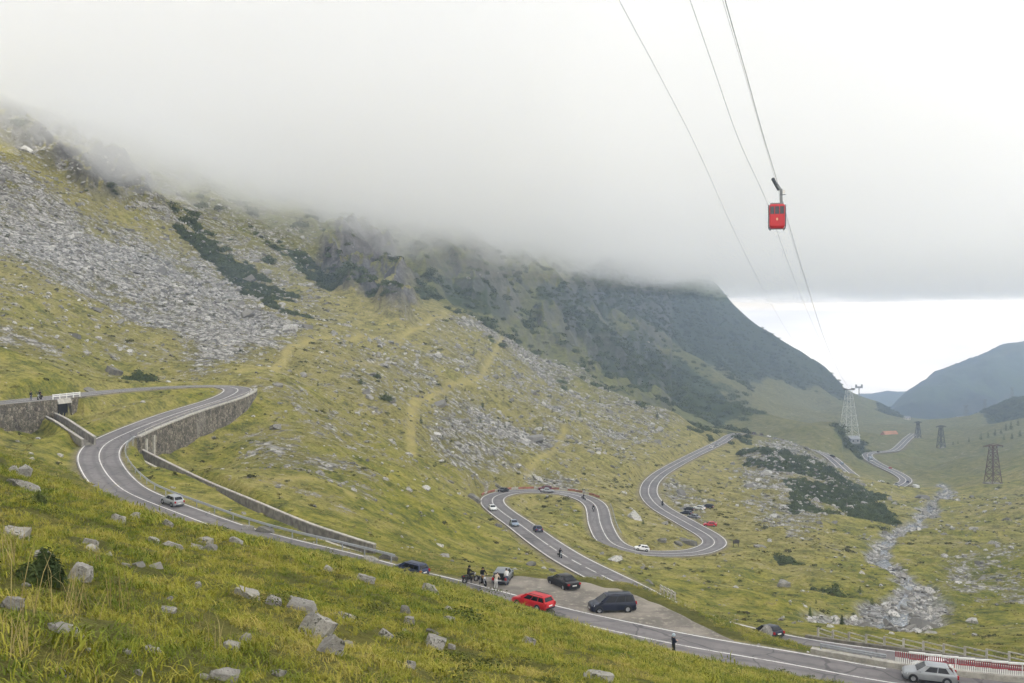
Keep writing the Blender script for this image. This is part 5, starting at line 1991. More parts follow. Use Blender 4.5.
RK = [
    (21, 480, 13, 18, 'grey slab standing on edge above the flat slab at far left', 'pillar', 0, .35),
    (13, 476, 9, 12, 'pale block leaning behind the upright slab at far left', 'block', 0, -.2),
    (22, 491, 36, 10, 'wide flat grey slab lying below the upright one at far left', 'flat', 0, .08),
    (7, 538, 15, 10, 'pale rounded boulder at the left edge of the picture above the big bush', 'block', 0, 0),
    (90, 547, 17, 7, 'flat pale stone in the grass right of and above the big dark bush', 'slab', 0, 0),
    (79, 583, 22, 23, 'speckled grey boulder standing against the right side of the big bush', 'block', 0, .2),
    (10, 611, 24, 15, 'half buried pale outcrop at the left edge below the big bush', 'slab', 0, 0),
    (25, 587, 12, 4, 'small flat stone just below the big dark bush', 'flat', 0, 0),
    (117, 524, 17, 9, 'grey boulder on the upper slope below the silver car bend', 'block', 0, .1),
    (135, 519, 11, 7, 'small grey boulder just right of another near the top of the slope', 'block', 0, 0),
    (152, 544, 13, 6, 'pale leaning stone in the middle of the upper left grass', 'slab', 0, .3),
    (166, 527, 12, 7, 'pale boulder among small stones at the grass crest', 'slab', 0, .1),
    (173, 550, 24, 7, 'long flat pale stone left of the rock cluster', 'flat', 0, .05),
    (204, 545, 16, 8, 'grey block topping the cluster of rocks on the left slope', 'block', 0, 0),
    (208, 553, 15, 9, 'dark block at the foot of the rock cluster on the left slope', 'block', 1, 0),
    (196, 551, 14, 7, 'flat stone at the left of the rock cluster on the left slope', 'slab', 0, .15),
    (235, 545, 14, 8, 'lone grey boulder right of the rock cluster', 'block', 0, .2),
    (248, 534, 13, 9, 'pale flat boulder at the crest beside the guardrail', 'slab', 0, .1),
    (265, 536, 21, 10, 'large dark brown rock at the crest under the guardrail', 'block', 1, .1),
    (247, 600, 27, 9, 'wide flat boulder beside the bare slip in mid slope', 'slab', 0, .1),
    (196, 590, 9, 10, 'small upright stone in the middle of the left slope', 'pillar', 0, .1),
    (169, 601, 6, 5, 'tiny white stone in the middle of the left slope', 'block', 0, 0),
    (167, 614, 17, 7, 'low pale boulder in the bright grass of the lower left', 'slab', 0, 0),
    (229, 651, 17, 12, 'rounded pale boulder in the grass at the lower left', 'block', 0, 0),
    (244, 644, 9, 15, 'narrow tilted stone right of the rounded pale boulder', 'pillar', 0, .4),
    (62, 636, 42, 8, 'long low ledge of pale rock half hidden in grass at lower left', 'flat', 0, .06),
    (151, 655, 22, 9, 'flat rock ledge in the tall grass at the lower left', 'flat', 0, .1),
    (126, 655, 12, 6, 'small ledge stone left of the flat rock ledge', 'flat', 0, 0),
    (90, 655, 11, 7, 'small grey stone in the grass of the lower left', 'block', 0, 0),
    (222, 682, 28, 15, 'large pale boulder cut by the bottom edge of the picture', 'block', 0, 0),
    (204, 681, 11, 7, 'small boulder touching the left of the large bottom edge boulder', 'block', 0, 0),
    (62, 678, 14, 8, 'grey stone near the bottom left corner in the grass', 'slab', 0, 0),
    (137, 676, 11, 6, 'small stone near the bottom edge in the lower left', 'slab', 0, 0),
    (272, 607, 16, 13, 'grey angular boulder left of the big outcrop', 'block', 0, .25),
    (291, 603, 12, 6, 'narrow pale slab just above the big outcrop', 'slab', 0, .45),
    (300, 612, 40, 11, 'long flat upper slab of the big outcrop in mid foreground', 'flat', 0, .08),
    (314, 640, 34, 30, 'big pale grey bedrock outcrop in the centre of the near slope', 'slab', 0, .25),
    (330, 655, 26, 22, 'lower block of the big pale outcrop in the centre of the near slope', 'slab', 0, .3),
    (346, 621, 26, 8, 'flat stone trailing right from the big outcrop', 'flat', 0, -.1),
    (346, 650, 16, 9, 'brown grey block right of the big outcrop foot', 'block', 1, .1),
    (405, 616, 10, 11, 'dark upright stone on the near slope below the blue estate car', 'pillar', 1, .1),
    (408, 626, 14, 9, 'pale block directly below the dark upright stone', 'block', 0, 0),
    (384, 640, 15, 10, 'white tilted stone in the grass right of the big outcrop', 'slab', 0, .35),
    (403, 632, 6, 4, 'tiny white stone below the pale block', 'block', 0, 0),
    (433, 650, 29, 14, 'layered grey boulder lying on dark ground right of centre', 'slab', 0, .12),
    (451, 651, 9, 9, 'small round stone touching the right of the layered boulder', 'block', 0, 0),
    (434, 636, 20, 5, 'thin dark slab above the layered boulder', 'flat', 1, .35),
    (410, 670, 12, 9, 'white stone near the bottom edge below the layered boulder', 'block', 0, 0),
    (277, 678, 15, 8, 'flat pale stone at the bottom edge left of centre', 'slab', 0, 0),
    (430, 594, 18, 10, 'pale boulder at the crest below the main road', 'block', 0, .2),
    (365, 584, 18, 8, 'flat pale rock on the crest below the guardrail end', 'slab', 0, 0),
    (327, 573, 11, 7, 'small pale stone on the crest below the guardrail', 'slab', 0, .3),
    (528, 646, 15, 9, 'pale rounded boulder in the grass below the red car', 'block', 0, 0),
    (599, 682, 31, 13, 'large flat topped boulder at the bottom edge right of centre', 'block', 0, 0),
    (449, 613, 9, 6, 'small white stone in the grass below the motorbikes', 'block', 0, 0),
    (388, 553, 20, 9, 'dark rocks at the end of the long guardrail', 'block', 1, .1, 112),
    (370, 557, 16, 8, 'beige rock beside the end of the long guardrail', 'slab', 0, .1, 110),
    (766, 641, 13, 13, 'pale broken boulder in front of the dark car at lower right', 'block', 0, .2, 97),
    (690, 540, 20, 7, 'dark layered rock inside the third hairpin', 'slab', 1, .05, 262),
    (663, 544, 9, 6, 'dark rock left of the layered one inside the third hairpin', 'block', 1, 0, 257),
    (678, 545, 10, 5, 'low dark rock between two others inside the third hairpin', 'slab', 1, 0, 258),
    (498, 389 + 144, 8, 4, 'dark stone left of the second hairpin', 'block', 1, 0, 200),
    (474, 514, 14, 8, 'dark grey boulder left of the second hairpin', 'block', 1, 0, 237),
    (760, 544, 15, 4, 'flat white rock in the grass right of the third hairpin', 'flat', 0, 0, 262),
    (785, 575, 12, 9, 'grey leaning slab on the shrubby bank above the stream', 'slab', 0, .4, 212),
    (110, 376, 18, 9, 'dark rock behind the bush on the bank above the upper road', 'slab', 1, .1),
    (88, 393, 20, 5, 'flat brown rock beside the upper road near the bridge', 'flat', 1, 0),
]
for q_ in RK:
    if q_[2] == 0:
        continue
    px, py, w_, h_, lab, kd_, dk_, tl_ = q_[:8]
    boulder(px, py, w_, h_, lab, kd_, dark=bool(dk_), tilt=tl_, d=q_[8] if len(q_) > 8 else None)

# the many loose stones of the near slope and of the banks below the road
base_m = []
for k in range(9):
    m_ = rock_mesh('loose_rock', 900 + k, flat=random.uniform(.4, .8), n=13, sub=1, rough=.06)
    m_.materials.append(MAT['rock'] if k % 4 else MAT['rock_dark'])
    base_m.append(m_)
lr = np.random.default_rng(77)
x, y, z, i_, j_, tot = sample(GR * (DD > 9) * (DD < 105) * (1 / np.maximum(DD, 12) ** 1.0) * (0.05 + .6 * sstep(.0, .45, fbm(X / 9, Y / 9, 3, 511))), 150, 31)
for k in range(len(x)):
    if UU[i_[k], 0] > .18:
        continue
    s_ = .20 * math.exp(lr.normal(0, .45)) * (1 + .7 * (y[k] > 40))
    o = bpy.data.objects.new('loose_rock', base_m[k % 9])
    COL.objects.link(o)
    o.location = (x[k], y[k], z[k] + s_ * .12)
    o.scale = (s_ * lr.uniform(1.2, 1.9), s_ * 1.3, s_ * lr.uniform(.9, 1.5))
    o.rotation_euler = (lr.normal(0, .2), lr.normal(0, .2), lr.uniform(0, 6.28))
    tag(o, 'small grey stone lying loose in the grass of the near slope', 'rock', 'small loose stones in the near grass')
x, y, z, i_, j_, tot = sample(GR * (rd_all > 6.5) * (DD > 130) * (DD < 330) * (0.2 + sstep(.0, .4, fbm(X / 26, Y / 26, 3, 521))) * (1 - M['dark']) * (1 - .8 * M['river']) / np.maximum(DD, 100) * .12, 120, 33)
for k in range(len(x)):
    s_ = .85 * math.exp(lr.normal(0, .4))
    o = bpy.data.objects.new('loose_rock', base_m[k % 9])
    COL.objects.link(o)
    o.location = (x[k], y[k], z[k] + s_ * .1)
    o.scale = (s_ * lr.uniform(1.2, 1.9), s_ * 1.3, s_ * lr.uniform(.8, 1.4))
    o.rotation_euler = (lr.normal(0, .25), lr.normal(0, .25), lr.uniform(0, 6.28))
    tag(o, 'grey boulder scattered on the middle slopes around the lower road', 'rock', 'boulders scattered over the middle slopes')


# ------------------------------------------------------------------ bushes and conifers
def needles(n, fn, size, seed):
    r_ = random.Random(seed)
    mb = MB()
    for _ in range(n):
        p, nrm = fn(r_)
        nrm = (nrm + Vector((r_.gauss(0, .35), r_.gauss(0, .35), r_.gauss(0, .35)))).normalized()
        t = nrm.orthogonal().normalized()
        t.rotate(Matrix.Rotation(r_.uniform(0, 6.283), 3, nrm))
        b = nrm.cross(t)
        s = size * r_.uniform(.6, 1.4)
        mb.add([p - t * s, p + b * s * .3 + nrm * s * .2, p + t * s + nrm * s * .35, p - b * s * .3], [(0, 1, 2, 3)])
    return mb


def dwarf_pine(px, py, w, h, label, seed, n=2600, d=None, group=None):
    c = hit(px, py) if d is None else Vector((P(px, py, d)[0], d, gz(P(px, py, d)[0], d)))
    ww, hh = w / F * c.y, h / F * c.y
    root = empty('dwarf_pine', c, 0, label, 'bush', group)
    r0 = random.Random(seed)
    lobes = []
    for k in range(15):
        a = r0.uniform(0, 6.283)
        rr = r0.uniform(0, .38) * ww
        top = hh * r0.uniform(.35, .75) * (1 - .5 * rr / (ww * .5)) + (hh * .3 if k < 2 else 0)
        lobes.append((Vector((math.cos(a) * rr, math.sin(a) * rr * .8, 0)) if k >= 2 else Vector((-.04 * ww, 0, 0)), ww * r0.uniform(.12, .22), top))

    def fn(r_):
        c_, lr_, lt = r_.choice(lobes)
        a, f = r_.uniform(0, 6.283), math.sqrt(r_.random())
        zz = r_.random()
        rad = lr_ * (1 - zz ** 2.2 * .75) * (0.5 + .55 * f) * (1.3 if r_.random() < .15 else 1.0)
        return c_ + Vector((math.cos(a) * rad, math.sin(a) * rad, lt * zz * (1.22 if r_.random() < .12 else 1.0))), Vector((math.cos(a), math.sin(a), .5 + zz))
    needles(n, fn, max(.05, ww * .042), seed).build('foliage', MAT['pine'], root)
    st = MB()
    for k in range(7):
        c_, lr_, lt = lobes[k]
        st.bar((0, 0, -.1), c_ * .8 + Vector((0, 0, lt * .7)), .035 * ww / 2 + .01, 5, .012)
    st.build('stems', mat_bark, root)
    return root


mat_bark = mat_simple('bark', (0.075, 0.058, 0.045), .9, .1, .3, 4)
dwarf_pine(46, 582, 54, 40, 'large dark dwarf pine bush on the near slope at far left', 3, 5200)
dwarf_pine(40, 505, 16, 15, 'small dark pine bush below the flat slab at far left', 4, 900)
dwarf_pine(24, 541, 20, 8, 'low dark cushion bush beside the pale left edge boulder', 5, 900)
dwarf_pine(19, 435, 7, 6, 'small round bush in the grass under the bridge wall', 6, 400)
dwarf_pine(140, 384, 42, 13, 'dark spreading bush on the bank above the upper road', 7, 2200, d=240)
dwarf_pine(386, 440, 20, 12, 'dark thicket in the gully left of the pale boulder field', 8, 1200, d=292)
dwarf_pine(378, 414, 13, 9, 'dark bush above the gully beside the boulder strip', 9, 700, d=330)
dwarf_pine(361, 420, 12, 8, 'low dark bush on the grassy slope left of the gully', 10, 600, d=310)


def spruce(px, py, h, label, seed, d=None, group=None, n=700, w=.42):
    c = hit(px, py) if d is None else Vector((P(px, py, d)[0], d, gz(P(px, py, d)[0], d)))
    hh = h / F * c.y
    root = empty('spruce_tree', c, 0, label, 'tree', group)
    MB().bar((0, 0, -.2), (0, 0, hh * .8), hh * .035, 6, hh * .01).build('trunk', mat_bark, root)

    def fn(r_):
        f = 1 - math.sqrt(r_.random())
        tier = .75 + .35 * ((f * 7) % 1.0)
        a = r_.uniform(0, 6.283)
        rad = hh * w * .5 * (1 - f) * tier * r_.uniform(.35, 1.0) * (1 + .25 * math.sin(3 * a + seed))
        return Vector((math.cos(a) * rad, math.sin(a) * rad, hh * (.06 + .94 * f))), Vector((math.cos(a), math.sin(a), .8))
    needles(n, fn, hh * .05, seed).build('crown', MAT['pine'], root)
    return root


spruce(810, 614, 13, 'dark young spruce on the grass left of the stream mouth', 1, d=160, n=900)
spruce(842, 627, 14, 'dark broad spruce just above the concrete railing', 2, d=146, n=900, w=.6)
spruce(834, 612, 7, 'low round young spruce between the two taller ones', 3, d=165, n=400, w=.9)
spruce(816, 601, 5, 'tiny spruce uphill of the dark young spruce', 13, d=180, n=300, w=.8)
spruce(643, 521, 6, 'small dark shrub on the grass between two hairpins', 4, d=275, n=400, w=.9)
spruce(585, 587, 8, 'small dark spruce beside the lower road by the lay-by', 14, d=135, n=300, w=.7)
spruce(860, 590, 8, 'dark bushy spruce on the stream bank', 15, d=205, n=400, w=.9)
spruce(872, 604, 8, 'small bush beside the stream boulders', 16, d=188, n=400, w=1.0)
k = 20
for px, py, h in ((318, 386, 6), (446, 403, 9), (421, 424, 9), (483, 408, 7), (480, 423, 7), (436, 466, 5), (474, 355, 7), (397, 393, 6), (350, 413, 5), (496, 481, 5), (505, 428, 6), (456, 435, 5),
                  (580, 417, 9), (482, 407, 6), (543, 431, 6), (657, 420, 11), (551, 398, 5), (600, 404, 6), (344, 436, 5), (388, 416, 5), (530, 446, 4), (338, 397, 4), (610, 430, 4), (690, 436, 4), (465, 391, 5), (572, 452, 4)):
    spruce(px, py, h, 'small dark conifer dotted on the stony slope above the hairpins', k, group='conifers dotted over the stony slope', n=220, w=.6)
    k += 1
for px, py, h in ((969, 440, 5), (981, 438, 8), (988, 436, 7), (995, 434, 8), (1001, 432, 6), (1006, 429, 8), (1011, 428, 9), (1004, 438, 6), (1012, 437, 7), (1020, 435, 8), (1018, 424, 7), (953, 443, 4), (958, 442, 4)):
    spruce(px, py + 2, h, 'dark conifer in the line of trees along the right hillside', k, group='line of conifers on the right hillside', n=220, w=.7)
    k += 1
# ------------------------------------------------------------------ vehicles
def paint(name, col, metal=0.0, rough=.28):
    k = NT(name, rough, .16)
    n = k.noise(k.obj(), 1.2, 3)
    k.base(k.mix(k.mr(n, .35, .7), tuple(c * .93 for c in col), tuple(min(1, c * 1.06 + .004) for c in col)))
    k.b.inputs['Metallic'].default_value = metal
    k.b.inputs['Coat Weight'].default_value = .10
    k.b.inputs['Coat Roughness'].default_value = .08
    return k.m


PT = {
    'silver': paint('silver_car_paint', (.33, .345, .36), .35, .34), 'red': paint('red_car_paint', (.46, .012, .018)), 'navy': paint('navy_car_paint', (.012, .016, .032)),
    'black': paint('black_car_paint', (.010, .010, .012)), 'grey': paint('grey_car_paint', (.20, .215, .235), .4), 'blue': paint('dark_blue_car_paint', (.022, .032, .075)),
    'white': paint('white_car_paint', (.74, .74, .73)), 'deepred': paint('maroon_car_paint', (.13, .012, .018)), 'bluegrey': paint('blue_grey_car_paint', (.22, .27, .34), .3), 'beige': paint('beige_car_paint', (.40, .36, .30)),
}
GLASS = mat_simple('car_window_glass', (0.008, 0.009, 0.011), .05, .3, .1, 1.0)
TYRE = mat_simple('tyre_rubber', (0.018, 0.018, 0.019), .85, .2, .2, 6, world=False)
RIM = mat_simple('wheel_rim_alloy', (0.42, 0.43, 0.45), .35, .5, .1, 6, .6, world=False)
TRIM = mat_simple('black_plastic_trim', (0.02, 0.02, 0.022), .6, .3, .2, 4, world=False)
LAMP = mat_simple('headlamp_lens', (0.72, 0.74, 0.76), .15, .6, .1, 4, world=False)
TAIL = mat_simple('red_tail_lens', (0.35, 0.012, 0.012), .2, .6, .1, 4, world=False)
PLATE = mat_simple('plate_white', (0.70, 0.70, 0.68), .5, .3, .1, 4, world=False)


def disc_ring(r0, r1, y0, y1, n=20):
    """a turned ring about the y axis"""
    prof = [(r0, y0), (r1 * .96, y0), (r1, y0 + (y1 - y0) * .2), (r1, y1 - (y1 - y0) * .2), (r1 * .96, y1), (r0, y1)]
    v, f = [], []
    m = len(prof)
    for k in range(n):
        a = 2 * math.pi * k / n
        for r_, y_ in prof:
            v.append((r_ * math.cos(a), y_, r_ * math.sin(a)))
    for k in range(n):
        q = (k + 1) % n
        for i in range(m):
            j = (i + 1) % m
            f.append((k * m + i, k * m + j, q * m + j, q * m + i))
    return MB().add(v, f)


CARS = {
    #        L     W     H    belt  hood  xw    xr1   xr2    xg    trunk wheel base
    'hatch': (4.30, 1.82, 1.48, .93, .86, 1.15, .32, -1.35, -1.92, None, 2.62),
    'estate': (4.72, 1.82, 1.50, .94, .87, 1.28, .42, -1.95, -2.24, None, 2.72),
    'minivan': (4.80, 1.98, 1.78, 1.04, .98, 1.62, .62, -2.05, -2.30, None, 3.0),
    'sedan': (4.65, 1.82, 1.45, .93, .86, 1.22, .36, -.85, -1.62, .96, 2.72),
    'suv': (4.40, 1.86, 1.64, 1.04, .98, 1.18, .38, -1.55, -2.02, None, 2.64),
}


def make_car(kind, paint_m, loc, rz, label, pitch=0.0, group=None, cat='car', name=None, rails=False, open_tail=False):
    L_, W_, H_, zb, zh, xw, xr1, xr2, xg, zt, wbs = CARS[kind]
    root = empty(name or {'hatch': 'hatchback_car', 'estate': 'estate_car', 'minivan': 'minivan', 'sedan': 'saloon_car', 'suv': 'off_road_car'}[kind], loc, rz, label, cat, group)
    root.rotation_euler = (0, pitch, rz)
    root.scale = (.9, .9, .9)
    h, w = L_ / 2, W_ / 2
    tail = zt or zb
    st = [(h, .74, .34, .58), (h - .05, .86, .24, zh - .20), (h - .22, .95, .20, zh - .08), (h - .62, .995, .19, zh), (xw, 1.0, .19, zb), (0, 1.0, .19, zb + .01), (xg + .2, .99, .19, zb + .02),
          (xg, .985, .2, tail), (-h + .16, .95, .24, tail - (.03 if zt else .02)), (-h + .03, .88, .30, tail - .14), (-h, .80, .36, .66)]
    st = sorted(st, key=lambda s_: -s_[0])
    v, f = [], []
    sec = lambda x_, ww, zl, zt_: [(x_, sy * a * ww * w, b) for sy, lst in ((-1, 1), (1, -1)) for a, b in [(.88, zl), (1.0, zl + .16), (1.0, zl + (zt_ - zl) * .62), (.985, zt_ - .09), (.93, zt_ - .02), (.80, zt_)][::lst]]
    rings = [sec(*s_) for s_ in st]
    n = 12
    for r_ in rings:
        v += r_
    for j in range(len(rings) - 1):
        for i in range(n):
            a, b = j * n + i, j * n + (i + 1) % n
            f.append((a, a + n, b + n, b))
    f.append(tuple(range(n)))
    f.append(tuple(range((len(rings) - 1) * n, len(rings) * n))[::-1])
    # cabin: roof and pillars
    cb, ct = .93 * w, .74 * w
    zr = H_ - .035
    base = [(xw, cb), (xg + (.0 if zt else .02), cb * .98)]
    g = [(xw, -cb, zb - .02), (xw, cb, zb - .02), (xg, cb * .97, tail - .02), (xg, -cb * .97, tail - .02),
         (xr1, -ct, zr), (xr1, ct, zr), (xr2, ct * .97, zr - .02), (xr2, -ct * .97, zr - .02),
         (xr1 - .22, -ct * .86, H_), (xr1 - .22, ct * .86, H_), (xr2 + .14, ct * .83, H_ - .015), (xr2 + .14, -ct * .83, H_ - .015)]
    o_ = len(v)
    v += g
    f += [tuple(o_ + i for i in q) for q in ((0, 1, 5, 4), (1, 2, 6, 5), (2, 3, 7, 6), (3, 0, 4, 7), (4, 5, 9, 8), (5, 6, 10, 9), (6, 7, 11, 10), (7, 4, 8, 11), (8, 9, 10, 11), (3, 2, 1, 0))]
    body = MB().add(v, f).build('body', paint_m, root)
    body.data.polygons.foreach_set('use_smooth', np.ones(len(body.data.polygons), bool))
    bm = bmesh.new()
    bm.from_mesh(body.data)
    bmesh.ops.recalc_face_normals(bm, faces=bm.faces)
    for e_ in bm.edges:
        if len(e_.link_faces) == 2 and e_.calc_face_angle() > math.radians(36):
            e_.smooth = False
    bm.to_mesh(body.data)
    bm.free()

    def pane(quad, inset, name_='window', m=GLASS, off=.012, slices=None):
        """a pane on a face of the cabin"""
        q = [Vector(p) for p in quad]
        nr = (q[1] - q[0]).cross(q[3] - q[0]).normalized()
        c_ = sum(q, Vector()) / 4
        if nr.dot(c_ - Vector((0, 0, zb - .3))) < 0:
            nr = -nr
        a0, a1, b0, b1 = inset
        bil = lambda s_, t_: q[0].lerp(q[1], s_).lerp(q[3].lerp(q[2], s_), t_)
        vv = [bil(a0, b0), bil(a1, b0), bil(a1, b1), bil(a0, b1)]
        vv = [p + nr * off for p in vv] + [p - nr * .01 for p in vv]
        return MB().add(vv, [(0, 1, 2, 3), (7, 6, 5, 4), (0, 4, 5, 1), (1, 5, 6, 2), (2, 6, 7, 3), (3, 7, 4, 0)]).build(name_, m, root)
    G_ = [Vector(p) for p in g]
    pane((G_[0], G_[1], G_[5], G_[4]), (.06, .94, .08, .93), 'windscreen')
    if not open_tail:
        pane((G_[3], G_[2], G_[6], G_[7]), (.10, .90, .12 if zt else .18, .88), 'rear_window')
    else:
        pane((G_[3], G_[2], G_[6], G_[7]), (.04, .96, .0, .95), 'cargo_opening_shade', TRIM, .015)  # closed black pane, its colour stands in for shade inside the open boot
        a, b = G_[7].lerp(G_[6], .05), G_[7].lerp(G_[6], .95)
        out = Vector((-1.05, 0, .12))
        tv = [a, b, b + out, a + out]
        tv = tv + [p + Vector((0, 0, .07)) for p in tv]
        MB().add(tv, [(3, 2, 1, 0), (4, 5, 6, 7), (0, 1, 5, 4), (1, 2, 6, 5), (2, 3, 7, 6), (3, 0, 4, 7)]).build('tailgate', paint_m, root)
        MB().box((-h + .25, 0, .78), (.5, W_ * .74, .30)).build('cargo_floor', TRIM, root)
    xs_ = {'sedan': ((.20, .545), (.575, .90)), 'hatch': ((.19, .52), (.55, .86)), 'estate': ((.16, .43), (.455, .71), (.735, .95)), 'minivan': ((.15, .42), (.445, .70), (.725, .955)), 'suv': ((.18, .50), (.53, .80), (.825, .94))}[kind]
    for a, b in xs_:
        for side in ((0, 3, 7, 4), (1, 2, 6, 5)):
            pane([G_[i] for i in side], (a, b, .12, .88), 'side_window')
    # wheels
    rw_ = .315 if kind != 'suv' and kind != 'minivan' else .345
    for sx in (1, -1):
        for sy in (1, -1):
            cx_ = sx * wbs / 2 + .06
            y0 = sy * (w - .20)
            y1 = sy * (w + .012)
            MB().add(*(lambda m_: (m_.v, m_.f))(disc_ring(rw_ * .98, rw_ + .075, sy * (w - .02), sy * (w + .006), 18))).build('wheel_arch', TRIM, root, loc=(cx_, 0, rw_))
            wh = disc_ring(rw_ * .62, rw_, min(y0, y1), max(y0, y1)).build('wheel', TYRE, root, loc=(cx_, 0, rw_))
            rm = disc_ring(.0, rw_ * .64, sy * (w - .03) - .01, sy * (w - .005) + .0, 18)
            for k in range(5):
                a = 2 * math.pi * k / 5
                rm.box((rw_ * .34 * math.cos(a), sy * (w + .002), rw_ * .34 * math.sin(a)), (.06, .02, .06))
            rm.build('rim', RIM, wh)
    for sy in (1, -1):
        MB().add([(h - .10, sy * w * .84, zh - .18), (h - .045, sy * w * .52, zh - .22), (h - .04, sy * w * .52, zh - .35), (h - .07, sy * w * .86, zh - .33), (h - .38, sy * w * .965, zh - .10), (h - .30, sy * w * .965, zh - .25)],
                 [(0, 1, 2, 3), (4, 0, 3, 5)][::1]).build('headlight', LAMP, root)
        hz_ = tail - .08 if not kind == 'minivan' else zb + .02
        MB().box((-h + .045, sy * w * .80, hz_ - .10), (.14, w * .26, .30 if kind != 'sedan' else .18)).build('tail_light', TAIL, root)
        MB().box((xw - .30, sy * (w + .07), zb + .06), (.12, .16, .13)).build('wing_mirror', paint_m, root)
        MB().box((0, sy * (w + .004), .26), (wbs - .75, .02, .10)).build('sill_trim', TRIM, root)
    MB().box((h - .02, 0, .34), (.08, W_ * .66, .17)).build('grille', TRIM, root)
    MB().box((-h + .0, 0, .36), (.08, W_ * .74, .16)).build('rear_bumper', TRIM, root)
    MB().box((-h - .025 + (.0), 0, .62), (.03, .52, .12)).build('licence_plate', PLATE, root)
    MB().box((h + .022, 0, .40), (.02, .52, .11)).build('licence_plate', PLATE, root)
    if rails:
        for sy in (1, -1):
            MB().bar((xr1 - .35, sy * ct * .86, H_ + .05), (xr2 + .25, sy * ct * .84, H_ + .04), .025, 5).build('roof_rail', TRIM, root)
    return root


def recolour(root, m):
    """give a copied car its own paint"""
    for c in root.children:
        if c.name.split('.')[0] in ('body', 'wing_mirror', 'tailgate'):
            c.material_slots[0].link = 'OBJECT'
            c.material_slots[0].material = m


def on_path(path, px, py, lane, fwd=True):
    """place, heading and pitch on a road course at the pixel nearest its centre"""
    o_ = offset(path, lane)
    uu = path[:, 0] / path[:, 1] * F + CX
    vv = HOR - path[:, 2] / path[:, 1] * F
    k = int(np.argmin((uu - px) ** 2 + ((vv - py) * 1.6) ** 2))
    k = min(max(k, 3), len(path) - 4)
    t = path[k + 3] - path[k - 3]
    if not fwd:
        t = -t
    return Vector(o_[k]) + Vector((0, 0, .01)), math.atan2(t[1], t[0]), -math.atan2(t[2], math.hypot(t[0], t[1]))


def on_ground(px, py, d=None):
    if d is None:
        return hit(px, py)
    q = P(px, py, d)
    return Vector((q[0], d, gz(q[0], d)))


def road_car(kind, m, path, px, py, lane, fwd, label, **kw):
    l, rz, pt = on_path(path, px, py, lane, fwd)
    return make_car(kind, PT[m], l, rz, label, pt, **kw)


CAR = {}
road_car('hatch', 'silver', R_MAIN, 928, 687, 1.6, True, 'silver hatchback on the main road beside the red and white fence')
road_car('estate', 'red', R_MAIN, 525, 610, 1.3, True, 'bright red estate car with roof rails on the main road by the lay-by', rails=True)
CAR['estate'] = road_car('estate', 'blue', R_MAIN, 401, 577, 1.5, True, 'dark blue estate car on the main road above the near slope', rails=True)
CAR['suv'] = road_car('suv', 'silver', R_MAIN, 158, 507, 1.7, True, 'silver off-road car driving below the upper left bend')
CAR['suv'].scale = (.84, .84, .84)


def lay_spot(px, py):
    z_ = float(R_MAIN[near_px(R_MAIN, px, 110), 2]) - .04
    d = -z_ / ((py - HOR) / F)
    x_ = (px - CX) / F * d
    return Vector((x_, d, z_))


make_car('minivan', PT['navy'], lay_spot(612, 610.5), math.radians(188), 'black minivan parked side on in the gravel lay-by', rails=True, cat='minivan')
CAR['sedan'] = make_car('sedan', PT['black'], lay_spot(563.5, 586.5), math.radians(119), 'black saloon parked with its tail towards the road in the lay-by')
make_car('estate', PT['grey'], lay_spot(503, 580.5), math.radians(80), 'grey estate car with its tailgate open beside the motorbikes', open_tail=True)
CAR['hatch'] = road_car('hatch', 'navy', R_LOW, 764, 636, 1.0, True, 'dark car on the lower road half hidden by a pale boulder')


def far_car(kind, m, spot, label, group=None):
    """a copy of an earlier car with all its parts, in its own paint"""
    c = copy_tree(CAR[kind])
    l, rz, pt = spot
    c.location = l
    c.rotation_euler = (0, pt, rz)
    tag(c, label, 'car', group)
    if group is None and 'group' in c:
        del c['group']
    recolour(c, PT[m])
    return c


far_car('hatch', 'bluegrey', on_path(R_LOW, 521.5, 525.5, -1.7, False), 'blue grey car coming down the left lane of the lower road')
far_car('hatch', 'blue', on_path(R_LOW, 530, 531.5, 1.8, True), 'dark blue car next to the blue grey one on the lower road')
far_car('hatch', 'white', on_path(R_LOW, 499, 510, -1.8, False), 'small white car rounding the left end of the second hairpin')
far_car('sedan', 'black', on_path(R_LOW, 509, 492.5, -1.9, False), 'black car at the upper left of the second hairpin')
far_car('estate', 'deepred', on_path(R_LOW, 546, 491.5, -1.9, False), 'dark maroon car on the outer lane at the top of the second hairpin')
far_car('sedan', 'silver', on_path(R_LOW, 547, 491.5, 1.8, True), 'silver car on the inner lane at the top of the second hairpin')
far_car('suv', 'white', on_path(R_LOW, 643, 553.5, -1.8, False), 'white off-road car on the curve below the dark layered rock')
far_car('hatch', 'white', on_path(R_LOW, 940, 664, -2.2, True), 'white car on the lower road seen behind the red and white fence')
H_P = lambda px, py, deg, d=None: (on_ground(px, py, d), math.radians(deg), 0.0)
far_car('hatch', 'black', H_P(688.5, 508, 150, 330), 'black hatchback parked on the grass left of the white one')
far_car('estate', 'white', H_P(699, 507, 140, 333), 'white estate parked on the grass between two black cars')
far_car('estate', 'black', H_P(707.5, 505.5, 150, 338), 'black estate parked on the grass right of the white one')
far_car('hatch', 'navy', H_P(686.5, 514.5, 140, 314), 'dark hatchback parked on the verge at the upper end of the hairpin')
far_car('sedan', 'grey', H_P(694, 517.5, 140, 306), 'dark grey saloon parked on the verge behind the dark hatchback')
far_car('hatch', 'red', H_P(710, 526, 172, 292), 'red hatchback parked on the grass outside the third hairpin')
far_car('hatch', 'white', on_path(R_LOW, 708, 448, 1.7, True), 'white car driving up the long straight below the car park')
far_car('hatch', 'silver', on_path(R_LOW, 713.5, 445.5, 1.7, True), 'silver car just above the white one on the long straight')
